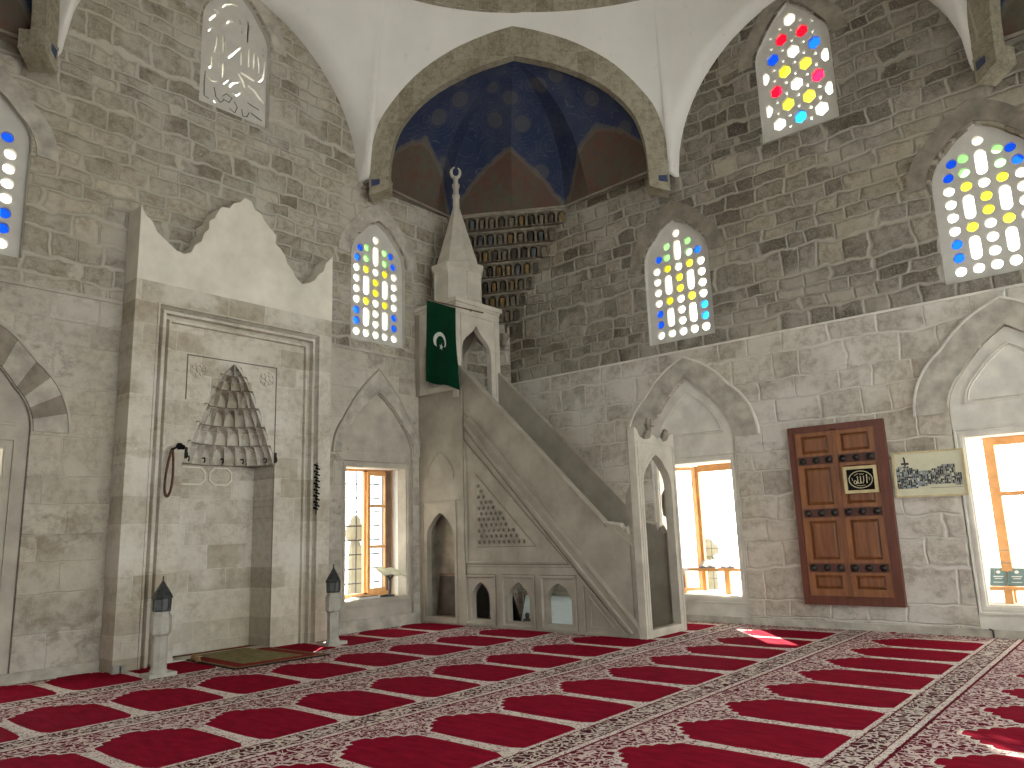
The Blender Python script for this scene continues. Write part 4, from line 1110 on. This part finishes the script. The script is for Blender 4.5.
# ------------------------------------------------------------------ flag
fl = empty('flag', (-2.44,-.45,6.05), 'dark green flag with white crescent and star hanging from the pulpit canopy', 'flag')
def flagf(u, v): # u 0..1 along pole, v 0..1 downwards
    y = -.46-.775*u+.02*math.sin(v*5)*u; zt2 = 6.03-.335*u
    z = zt2-v*(1.60-.07*u+.02*math.sin(u*7))
    x = -2.43-.03*math.sin(u*9+v*2)*(.3+v)-.012*math.sin(u*15+1.)*v
    return Vector((x, y, z))
mb = MB(); mb.smooth = True; NU, NW = 20, 24
vs = [flagf(i/NU,j/NW) for j in range(NW+1) for i in range(NU+1)]+[flagf(i/NU,j/NW)+Vector((.006,0,0)) for j in range(NW+1) for i in range(NU+1)]
q = (NU+1)*(NW+1)
fs = [(j*(NU+1)+i, j*(NU+1)+i+1, (j+1)*(NU+1)+i+1, (j+1)*(NU+1)+i) for j in range(NW) for i in range(NU)]
fs += [tuple(q+k for k in reversed(f)) for f in fs]
mb.add(vs, fs); mb.build('cloth', M['flag'], fl)
def emblem(poly_uv, name):
    mb = MB(); tris = tessellate_polygon([[Vector((a,b,0)) for a,b in poly_uv]])
    vs = [flagf(a,b)+Vector((-.012,0,0)) for a,b in poly_uv]
    mb.add(vs, [tuple(t) for t in tris]); return mb.build(name, M['flag_white'], fl)
cu, cv = .47, .47
A_ = [(cu+.235*math.cos(t), cv+.118*math.sin(t)-.0) for t in [PI-.45+(PI+.9)*i/20 for i in range(21)]]
B_ = [(cu+.01+.165*math.cos(t), cv+.022+.092*math.sin(t)) for t in [PI-.5+(PI+1.0)*i/20 for i in range(21)]]
emblem(A_+B_[::-1], 'crescent')
st = [(cu+.03+(.085 if k%2==0 else .035)*math.sin(PI*k/5+.2), cv+.065-(.047 if k%2==0 else .019)*math.cos(PI*k/5+.2)) for k in range(10)]
emblem(st, 'star')
mb = MB(); mb.tube([(-2.42,-.42,6.06),(-2.42,-1.92,5.46)], .013, 8); mb.lathe((-2.42,-1.62,5.55), [(.01,0),(.035,.02),(.01,.05)], 8)
mb.build('pole', M['pole'], fl)

# ------------------------------------------------------------------ lantern pillars
def lantern(x, y, s, lab):
    r = empty('lantern_pillar', (x,y,0), lab, 'lantern', 'candle pillars flanking the mihrab')
    mb = MB(); mb.box((x-.17,y-.13,0),(x+.17,y+.13,.045)); mb.lathe((x,y,0), [(.115,.04),(.10,.07),(.09,.09),(.09,.47),(.118,.50),(.122,.53),(.122,.70),(.10,.73),(.095,.76)], 8, PI/8)
    mb.build('pillar', M['lantern_stone'], r)
    z = .76
    mb = MB(); mb.lathe((x,y,z), [(.105,0),(.105,.02),(.097,.025)], 8, PI/8)
    for k in range(8):
        a = PI/8+k*PI/4; mb.tube([(x+.098*math.cos(a),y+.098*math.sin(a),z+.02),(x+.104*math.cos(a),y+.104*math.sin(a),z+.16)], .008, 5)
    mb.lathe((x,y,z+.15), [(.112,0),(.125,.01),(.12,.025),(.055,.14),(.010,.215),(.008,.27),(.002,.275)], 8, PI/8)
    lamp = mb.build('lantern_head', M['lantern_metal'], r)
    mb = MB(); mb.lathe((x,y,z+.02), [(.092,0),(.097,.14)], 8, PI/8); mb.build('lantern_glass', M['smoke'], lamp)
    return r
m_, nt_, b_, o__ = new_mat('smoked_glass'); b_.inputs['Base Color'].default_value = (.10,.11,.115,1); b_.inputs['Roughness'].default_value = .15; M['smoke'] = m_
lantern(-7.60,-1.17,1.0,'stone pillar with black lantern left of the mihrab niche')
lantern(-4.85,-.90,1.0,'stone pillar with black lantern between mihrab and low window')

# ------------------------------------------------------------------ hanging beads
loop = []
n = 64
for k in range(n):
    t = 2*PI*k/n; f = (1-math.cos(t))/2      # 0 top, 1 bottom
    u = -7.215-.04*f+(.03+.035*f)*math.sin(t)*(1. if f > .0 else 1.); z = 2.86-.64*f
    loop.append((u,z))
mb = MB()
ro = empty('prayer_beads', (-7.2,-.42,2.2), 'long loop of brown wooden prayer beads hanging left of the niche', 'beads')
mb = MB()
for u,z in loop: mb.ball(FQ(u,z,.41), .021, 6, 4)
mb.build('bead_string', M['bead'], ro)
mb = MB(); mb.tube([FQ(-7.23,2.86,.42),FQ(-7.19,2.88,.43),FQ(-7.15,2.90,.43)], .018, 6); mb.ball(FQ(-7.13,2.91,.44), .05, 8, 6); mb.ball(FQ(-7.08,2.90,.44), .035, 8, 6)
mb.build('tassel', M['black'], ro)
ro = empty('bead_strand', (-4.84,-.42,2.0), 'black strand of pointed beads hanging on the mihrab right edge', 'beads')
mb = MB()
for k in range(15):
    z = 2.74-k*.049; e = .035*(1 if k % 2 else -1)*.4
    mb.tube([FQ(-4.845+e-.035,z+.012,.42),FQ(-4.845+e+.04,z-.012,.42)], [.020,.012], 6)
mb.build('bead_string', M['black'], ro)
mb = MB(); mb.tube([FQ(-4.84,2.78,.42),FQ(-4.85,1.96,.42)], .008, 5); mb.build('cord', M['black'], ro)

# ------------------------------------------------------------------ prayer mat in the niche
pm = empty('prayer_mat', (-6.15,-.75,.006), 'small green and red prayer mat with dark edge lying in the mihrab niche', 'mat')
FF = lambda u,v,n=0.: Vector((u,v,n))
def quad(a,b,c_,d): return [a,b,c_,d]
def insetq(q, s):
    cx_ = sum(p[0] for p in q)/4; cy_ = sum(p[1] for p in q)/4
    return [(cx_+(x-cx_)*s[0], cy_+(y-cy_)*s[1]) for x,y in q]
Q = [(-6.86,-1.62),(-5.50,-1.72),(-5.56,.20),(-6.80,.16)]
mb = MB()
for k,(s,z) in enumerate((((1,1),.018),((.95,.965),.020),((.88,.92),.022),((.62,.74),.024))):
    mb.cur = (0,1,2,3)[k]; mb.plate(FF, insetq(Q,s), [], .004 if k == 0 else z-.002, z)
mb.build('pile', [M['mat_dark'],M['mat_tan'],M['mat_red'],M['mat_green']], pm)
mb = MB(); mb.tube([(-6.86+.05,-.62,.03),(-6.80,-.50,.06),(-6.74,-.40,.05),(-6.7,-.32,.03)], [.03,.06,.05,.02], 8)
mb.build('folded_corner', M['mat_tan'], pm)

# ------------------------------------------------------------------ carpets
def scallop(c, top, sgn=1):
    key = [(0,.255),(.085,.335),(.18,.40),(.265,.49),(.35,.62)]
    half = []
    for (u0,v0),(u1,v1) in zip(key[:-1],key[1:]):
        for i in range(6):
            t = i/6; u = u0+(u1-u0)*t; v = v0+(v1-v0)*t; d = Vector((u1-u0,v1-v0)); L = d.length; nn = Vector((d.y,-d.x))/L
            b = .042*math.sin(PI*t); half.append((u+nn.x*b, v+nn.y*b))
    half += [(.355,.63),(.365,.9),(.36,1.2),(.345,1.42),(.30,1.512)]
    return [(c+u, top-v) for u,v in half], [(c-u, top-v) for u,v in half]
seams = [.275, -1.60, -3.465, -5.35, -7.215, -9.09, -10.965, -12.84]
centres = [-8.16,-8.16,-8.11,-7.16,-5.35,-5.32]; pitch = [.93,.93,.92,.905,.876,.865]
names = ['first row from the mihrab wall','second row from the mihrab wall','third row from the mihrab wall','fourth row from the mihrab wall','fifth row, crossing the floor before the shutters','sixth row, cut by the right picture edge','seventh row, cut by the bottom right picture edge']
PW = .835
for i in range(6):
    top, bot = seams[i], seams[i+1]; y1 = min(top, -.0); H = 1.0
    x0, x1 = QX0+.02, -.01
    mb = MB(); mb.cur = 0; mb.plate(FF, rect(x0,bot+.003,x1,y1-.003), [], -.003, .006)
    def strip(v0, v1, z, cur):
        a, b2 = top-v1, min(top-v0, -.003)
        if a < b2: mb.cur = cur; mb.plate(FF, rect(x0,a,x1,b2), [], .004, z)
    strip(1.512,1.548,.0078,1); strip(1.80,1.845,.0078,1); strip(1.548,1.80,.0074,3); strip(1.853,1.872,.0076,4)
    strip(1.56,1.57,.0079,4); strip(1.785,1.793,.0079,4)
    # niches
    PW = pitch[i]; KU = PW/.835; c = centres[i]+PW*30
    while c > x0-.4:
        c -= PW
        if c > x1+.4 or c < x0-.3: continue
        R_, L_ = scallop(c, top)
        R_ = [(c+(x-c)*KU,y) for x,y in R_]; L_ = [(c+(x-c)*KU,y) for x,y in L_]
        poly = [p for p in R_]+[p for p in L_[::-1][:-1]]
        poly = [(min(max(x,x0),x1), min(y,-.003)) for x,y in poly]
        bigR, bigL = [], []
        for (x,y) in R_: bigR.append((c+(x-c)*1.0+.022 if x > c+.001 else c, y+.03 if (top-y) < .62 else y))
        for (x,y) in L_: bigL.append((2*c-bigR[len(bigL)][0], bigR[len(bigL)][1]))
        big = bigR+bigL[::-1][:-1]
        big = [(min(max(x,x0),x1), min(y,-.003)) for x,y in big]
        # white column on each side, from the shoulder to the band
        for e in (-1,1):
            a, b2 = c+e*.33*KU, c+e*PW/2
            yt = min(top-.62,-.003); yb_ = top-1.52
            u0, u1 = max(min(a,b2),x0), min(max(a,b2),x1)
            if u0 < u1: mb.cur = 1; mb.plate(FF, [(u0,yb_),(u1,yb_),(u1,yt-.0),(u0,yt-.0)], [], .004, .0070)
        mb.cur = 1
        try: mb.plate(FF, big, [], .004, .0085); mb.cur = 2; mb.plate(FF, poly, [], .004, .0095)
        except Exception: pass
    tag(mb.build('prayer_carpet', [M['floral'],M['white'],M['red'],M['floral2'],M['seamred']]), 'long red prayer carpet with white scalloped niches, '+names[i], 'carpet', 'rows of red prayer carpets')

# ------------------------------------------------------------------ wooden shutters on the side wall
sh = empty('wooden_shutters', (-.05,-7.02,.35), 'carved brown double-leaf wooden shutters with studded straps on the side wall', 'shutters')
y0s, y1s, z0s, z1s = -7.72, -6.30, .36, 3.06
mb = MB(); mb.plate(FR, rect(y0s,z0s,y1s,z1s), [rect(y0s+.13,z0s+.13,y1s-.09,z1s-.10)], .0, .10); mb.build('frame', M['wood_dark'], sh)
ya, yb3 = y0s+.13, y1s-.09; mid = (ya+yb3)/2
rows = [2.52, 1.715, .90]
for (a,b2) in ((ya,mid-.0),(mid+.0,yb3)):
    mb = MB(); zt2, zb4 = z1s-.10, z0s+.13
    hs = []; sd = .10
    zz = [(2.63,zt2-.06),(1.84,2.41),(1.02,1.60),(zb4+.10,.79)]
    for z_a,z_b in zz: hs.append(rect(a+sd,z_a,b2-sd,z_b))
    mb.plate(FR, rect(a+.004,zb4,b2-.004,zt2), hs, .02, .075)
    leaf = mb.build('leaf', M['wood_lite'], sh)
    mb = MB()
    for z_a,z_b in zz:
        u0,u1 = a+sd,b2-sd
        m_in = .045
        vs = [FR(u0,z_a,.035),FR(u1,z_a,.035),FR(u1,z_b,.035),FR(u0,z_b,.035),FR(u0+m_in,z_a+m_in,.06),FR(u1-m_in,z_a+m_in,.06),FR(u1-m_in,z_b-m_in,.06),FR(u0+m_in,z_b-m_in,.06)]
        mb.add(vs, [(0,1,5,4),(1,2,6,5),(2,3,7,6),(3,0,4,7),(4,5,6,7)])
    mb.build('panel', M['wood'], leaf)
    for zr in rows:
        mb = MB(); mb.fbox(FR, a+.03, b2-.03, zr-.065, zr+.065, .07, .085)
        strap = mb.build('strap', M['strap'], leaf)
    for zr in rows:
        for k in range(3):
            u = a+.10+k*(b2-a-.20)/2
            mb = MB(); mb.smooth = True
            o = FR(u,zr,.085)
            prof = [(.052,0),(.052,.012),(.038,.03),(.018,.042),(.004,.046)]
            vs=[];fs=[];sg=10
            for rr,hh in prof:
                for q_ in range(sg):
                    t=2*PI*q_/sg; vs.append(FR(u+rr*math.cos(t), zr+rr*math.sin(t), .085+hh))
            for p_ in range(len(prof)-1):
                for q_ in range(sg): fs.append((p_*sg+q_,p_*sg+(q_+1)%sg,(p_+1)*sg+(q_+1)%sg,(p_+1)*sg+q_))
            fs.append(tuple((len(prof)-1)*sg+q_ for q_ in range(sg)))
            mb.add(vs,fs); mb.build('stud', M['stud'], leaf)
mb = MB(); mb.fbox(FR, mid-.035, mid+.035, z0s+.10, z1s-.07, .06, .10); mb.build('meeting_stile', M['wood'], sh)

# framed medallion hanging on the shutters
fm = empty('framed_calligraphy', (-.11,-7.32,1.98), 'small gilt-framed black panel with a gold script medallion on the shutters', 'picture')
FM = Fr((-.105,0,0),(0,1,0),(0,0,1),(-1,0,0))
u0,u1,v0,v1 = -7.565,-7.09,1.985,2.385
mb = MB(); mb.plate(FM, rect(u0,v0,u1,v1), [rect(u0+.045,v0+.045,u1-.045,v1-.045)], 0, .035); mb.build('frame', M['gold'], fm)
mb = MB(); mb.fbox(FM, u0+.03,u1-.03,v0+.03,v1-.03,0,.012); mb.build('panel', M['black'], fm)
mb = MB(); cu, cz = (u0+u1)/2, (v0+v1)/2
el = [(cu+.165*math.cos(2*PI*k/28), cz+.125*math.sin(2*PI*k/28)) for k in range(28)]
mb.tube([FM(a,b,.018) for a,b in el], .0065, 5, closed=True)
def gl(pts, r=.006): mb.tube([FM(cu-a,cz+b,.018) for a,b in pts], r, 5)
gl([(.09,.07),(.088,0),(.085,-.06)], .008)                                   # alif
gl([(.045,.05),(.043,-.02),(.03,-.055),(.005,-.055),(0,-.02),(0,.05)], .007)       # lam
gl([(0,-.02),(-.005,-.055),(-.035,-.055),(-.04,-.02),(-.042,.05)], .007)           # lam
gl([(-.042,-.03),(-.06,-.06),(-.09,-.06),(-.10,-.03),(-.08,-.01),(-.06,-.03),(-.065,-.06)], .007)  # heh
gl([(.05,.085),(.03,.07),(.015,.088),(0,.07),(-.015,.088)], .004)             # shadda
gl([(-.03,.09),(-.09,.06)], .004); gl([(.06,-.085),(0,-.095),(-.06,-.085)], .004); gl([(.12,.03),(.125,-.02)], .004); gl([(-.12,.03),(-.115,-.01)],.004)
mb.build('script', M['goldline'], fm)

# long framed panorama
pp = empty('framed_panorama', (-.03,-8.23,1.9), 'long framed panorama collage of a dark old town on cream, beside the shutters', 'picture')
FW = Fr((-.015,-8.23,2.21),(0,1,.012),(0,-.012,1),(-1,0,0))
mb = MB(); mb.plate(FW, rect(-.465,-.325,.465,.325), [rect(-.44,-.30,.44,.30)], 0, .03); mb.build('frame', M['gold'], pp)
mb = MB(); mb.fbox(FW, -.45,.45,-.31,.31,0,.012); mb.build('sheet', M['cream_paper'], pp)
mb = MB()
for i in range(34):
    for j in range(13):
        u = -.405+i*.0245; v = -.20+j*.0245
        t = i/33
        topv = .10+.05*math.sin(t*7+1.)-.03*t+ (.10 if 27 <= i <= 30 else 0) - (.16 if t < .08 else 0)
        botv = -.19+.03*math.sin(t*5)
        if v > topv or v < botv: continue
        r_ = random.random(); rr = t
        mb.cur = 0 if r_ < .45 else (1 if (r_ < .68 and rr > .45) else 2)
        if r_ > .93: continue
        mb.fbox(FW, u, u+.0245*random.uniform(.8,1), v, v+.0245, .0125, .014)
mb.cur = 0
mb.tube([FW(.30,.12,.014),FW(.30,.22,.014),FW(.31,.25,.014)], .012, 5); mb.fbox(FW, .25,.35,.14,.17,.0125,.014)
mb.fbox(FW, -.40,.0,-.205,-.20,.0125,.014)
mb.build('town_print', [M['pebble_dark'],M['print_blue'],M['print_grey']], pp)

# ------------------------------------------------------------------ window sill things
# reading stand with open book, on the sill of the low window beside the pulpit
rs = empty('book_stand', (-2.9,.12,.52), 'dark metal reading stand holding an open book on the low window sill', 'stand')
mb = MB(); B0 = Vector((-2.92,.12,.535))
mb.box((-3.20,.08,.525),(-2.85,.14,.555)); mb.box((-2.94,.0,.525),(-2.86,.22,.555))
mb.tube([(-2.90,.11,.54),(-2.885,.11,.60),(-2.885,.11,.82)], [.03,.025,.022], 8)
mb.tube([(-2.885,.11,.82),(-2.93,.11,.88),(-2.99,.11,.93)], [.03,.028,.02], 8); mb.tube([(-2.885,.11,.82),(-2.80,.11,.90)], .022, 6)
mb.build('frame', M['lantern_metal'], rs)
mb = MB(); FB_ = Fr((-2.86,.11,.95),(1,0,-.02),(0,.8,.35),(0,-.35,.8))
for e in (-1,1):
    vs = []
    for j in (0,1):
        for i in range(6):
            t = i/5; u = e*t*.27; h = .0+.05*math.sin(PI*min(1,t*1.2))*.6+(.03*(t) if e<0 else -.03*t)
            vs.append(FB_(u, -.17+.34*j, h))
    vs2 = [v+Vector((0,0,-.02)) for v in vs]
    mb.add(vs+vs2, [(i,i+1,i+7,i+6) for i in range(5)]+[(12+i+6,12+i+7,12+i+1,12+i) for i in range(5)]+[(i,12+i,12+i+1,i+1) for i in range(5)])
bk = tag(mb.build('open_book', M['cream_paper']), 'open cream-paged book lying on the dark reading stand', 'book')
mb = MB(); mb.box((-3.62,.04,.525),(-3.16,.30,.56)); mb.cur = 1; mb.box((-3.6,.05,.56),(-3.2,.28,.575))
tag(mb.build('magazine', [M['paper'],M['mat_tan']]), 'flat pinkish papers lying on the low window sill left of the stand', 'papers')
# book rest in the window behind the doorway
def bench(name, ya_, yb_, x0_, x1_, zt_, zs_, legs, lab):
    r = empty(name, ((x0_+x1_)/2,(ya_+yb_)/2,zs_), lab, 'bench')
    mb = MB(); mb.box((x0_,ya_,zt_-.05),(x1_,yb_,zt_)); mb.build('top', M['orange_wood'], r)
    for y in legs:
        mb = MB(); mb.box((x0_+.03,y-.05,zs_),(x1_-.03,y+.05,zt_-.05)); mb.build('leg', M['orange_wood'], r)
bench('reading_bench', -5.16, -3.9, .30, .44, .86, .43, (-4.02,-4.86), 'orange wooden bench in the low window behind the pulpit doorway')
def open_book(x, y, z, w, lab, cover, tilt=.5):
    mb = MB(); F = Fr((x,y,z),(0,1,0),(tilt,0,math.sqrt(1-tilt*tilt)),(-math.sqrt(1-tilt*tilt),0,tilt))
    mb.cur = 0; mb.plate(F, rect(-w,0,w,.2), [], -.01, 0)
    mb.cur = 1
    for e in (-1,1):
        vs = [F(0,.01,.004),F(e*w*.5,.01,.03),F(e*w*.97,.01,.008),F(0,.19,.004),F(e*w*.5,.19,.03),F(e*w*.97,.19,.008)]
        mb.add(vs, [(0,1,4,3),(1,2,5,4)])
    return tag(mb.build('open_book', [cover, M['paper']]), lab, 'book')
open_book(.33,-4.50,.865,.15,'left open book with purple cover on the orange window bench', M['purple_cover'], .8)
open_book(.33,-4.86,.865,.15,'right open book with purple cover on the orange window bench', M['purple_cover'], .8)
bench('booklet_shelf', -10.05, -8.72, .28, .46, .64, .42, (-8.92,-9.8), 'orange wooden shelf under teal booklets in the right-edge window')
for i,(y,lab) in enumerate(((-8.82,'left teal booklet leaning in the window at the right picture edge'),(-9.035,'right teal booklet leaning in the window at the right picture edge'),(-9.25,'third teal booklet, just beyond the right picture edge'))):
    if i == 2: continue
    mb = MB(); F = Fr((.32,y,.66),(0,1,0),(.62,0,.785),(-.785,0,.62))
    mb.plate(F, rect(-.1,0,.1,.28), [], -.02, 0); mb.cur = 1; mb.plate(F, circ(0,.21,.026,10), [], 0, .002); mb.plate(F, rect(-.06,.13,.06,.145), [], 0, .002); mb.plate(F, rect(-.045,.10,.045,.11), [], 0, .002); mb.plate(F, rect(-.06,.04,.06,.05), [], 0, .002)
    tag(mb.build('booklet', [M['teal_cover'],M['paper']]), lab, 'booklet', 'teal booklets in the right-edge window')
# acrylic holder behind them
mb = MB(); mb.tube([(.42,-8.78,.64),(.46,-8.78,1.12),(.46,-9.1,1.12)], .007, 6); mb.tube([(.40,-8.78,.95),(.40,-9.12,.95)], .007, 6)
tag(mb.build('display_rack', M['plastic_white']), 'thin clear display rack behind the teal booklets', 'rack')

# ------------------------------------------------------------------ gravestones outside
def tombstone(x, y, zb5, h, w, lab):
    r = empty('tombstone', (x,y,zb5), lab, 'tombstone')
    mb = MB(); mb.box((x-w*.9,y-w*.9,zb5),(x+w*.9,y+w*.9,zb5+.12)); mb.lathe((x,y,zb5+.1), [(w,0),(w*.85,h*.5),(w*.8,h*.72),(w*.55,h*.76)], 8, PI/8); mb.build('shaft', M['tomb'], r)
    mb = MB(); mb.smooth = True; mb.lathe((x,y,zb5+.1+h*.76), [(w*.6,0),(w*1.15,h*.03),(w*1.25,h*.09),(w*1.1,h*.15),(w*.75,h*.17),(w*.6,h*.22),(w*.3,h*.25),(.01,h*.255)], 12); mb.build('turban', M['tomb'], r)
tombstone(-2.19,2.0,-.25,2.15,.17,'tall cream turbaned gravestone outside the window between mihrab and pulpit')
tombstone(3.0,-3.20,-.25,1.45,.19,'small turbaned gravestone outside the window behind the pulpit doorway')
# small items at the foot of the walls
mb = MB(); mb.box((-7.86,-.50,.0),(-7.78,-.42,.10)) ; mb.box((-7.76,-.50,0),(-7.70,-.43,.08))
tag(mb.build('socket_box', M['plastic_white']), 'small pale socket box at the left foot of the mihrab', 'box')
mb = MB(); mb.tube([(-.06,-8.74,0),(-.06,-8.74,.10),(-.06,-8.70,.12)], .012, 6)
tag(mb.build('metal_peg', M['hook']), 'tiny dark metal peg at the foot of the side wall', 'peg')
# the stone furniture stands on the carpets, not in them
for o_ in [minbar, mih]+[o for o in COL.objects if o.name.startswith('lantern_pillar')]: o_.location.z += .0105
pm.location.z += .007
for o_ in COL.objects:
    if o_.parent is None and o_.name.split('.')[0] in ('board','black_cloth','socket_box'): o_.location.z += .0105
# ------------------------------------------------------------------ light
w = bpy.data.worlds.new('World'); sc.world = w; w.use_nodes = True
nt = w.node_tree; nt.nodes.clear(); N = NT(nt)
o = N.n('ShaderNodeOutputWorld'); bg = N.n('ShaderNodeBackground')
bg.inputs[0].default_value = (.94,.985,.96,1); bg.inputs[1].default_value = 7.
nt.links.new(bg.outputs[0], o.inputs[0])
sd = bpy.data.lights.new('sun', 'SUN'); sd.energy = 30; sd.angle = .012; sd.color = (1,.95,.86)
so = bpy.data.objects.new('sun', sd); COL.objects.link(so)
dirv = Vector((-2.9,-2.45,-2.66)).normalized()
so.rotation_euler = dirv.to_track_quat('-Z','Y').to_euler(); so.location = (6,-2,8)

# ------------------------------------------------------------------ camera
cam = bpy.data.cameras.new('camera'); co = bpy.data.objects.new('camera', cam); COL.objects.link(co)
r_ = Vector((0.6526257301363344, -0.7569826196850548, -0.0325110728639999)); u_ = Vector((-0.12314510178786708, -0.14831112727054563, 0.9812436463149179)); f_ = Vector((0.7476061398020166, 0.6363812717408422, 0.19001035947504497))
mt = Matrix((r_, u_, -f_)).transposed().to_4x4(); mt.translation = Vector((-12.12,-10.80,1.6)); co.matrix_world = mt
cam.sensor_width = 36; cam.lens = 759.463*36/1024; cam.clip_start = .05
sc.camera = co
sc.view_settings.view_transform = 'Standard'; sc.view_settings.look = 'None'; sc.view_settings.exposure = .26; sc.view_settings.gamma = 1.
sc.view_settings.use_curve_mapping = False
sc.cycles.max_bounces = 8; sc.cycles.diffuse_bounces = 5; sc.cycles.transparent_max_bounces = 8
sc.cycles.use_denoising = True; sc.cycles.sample_clamp_indirect = 6.
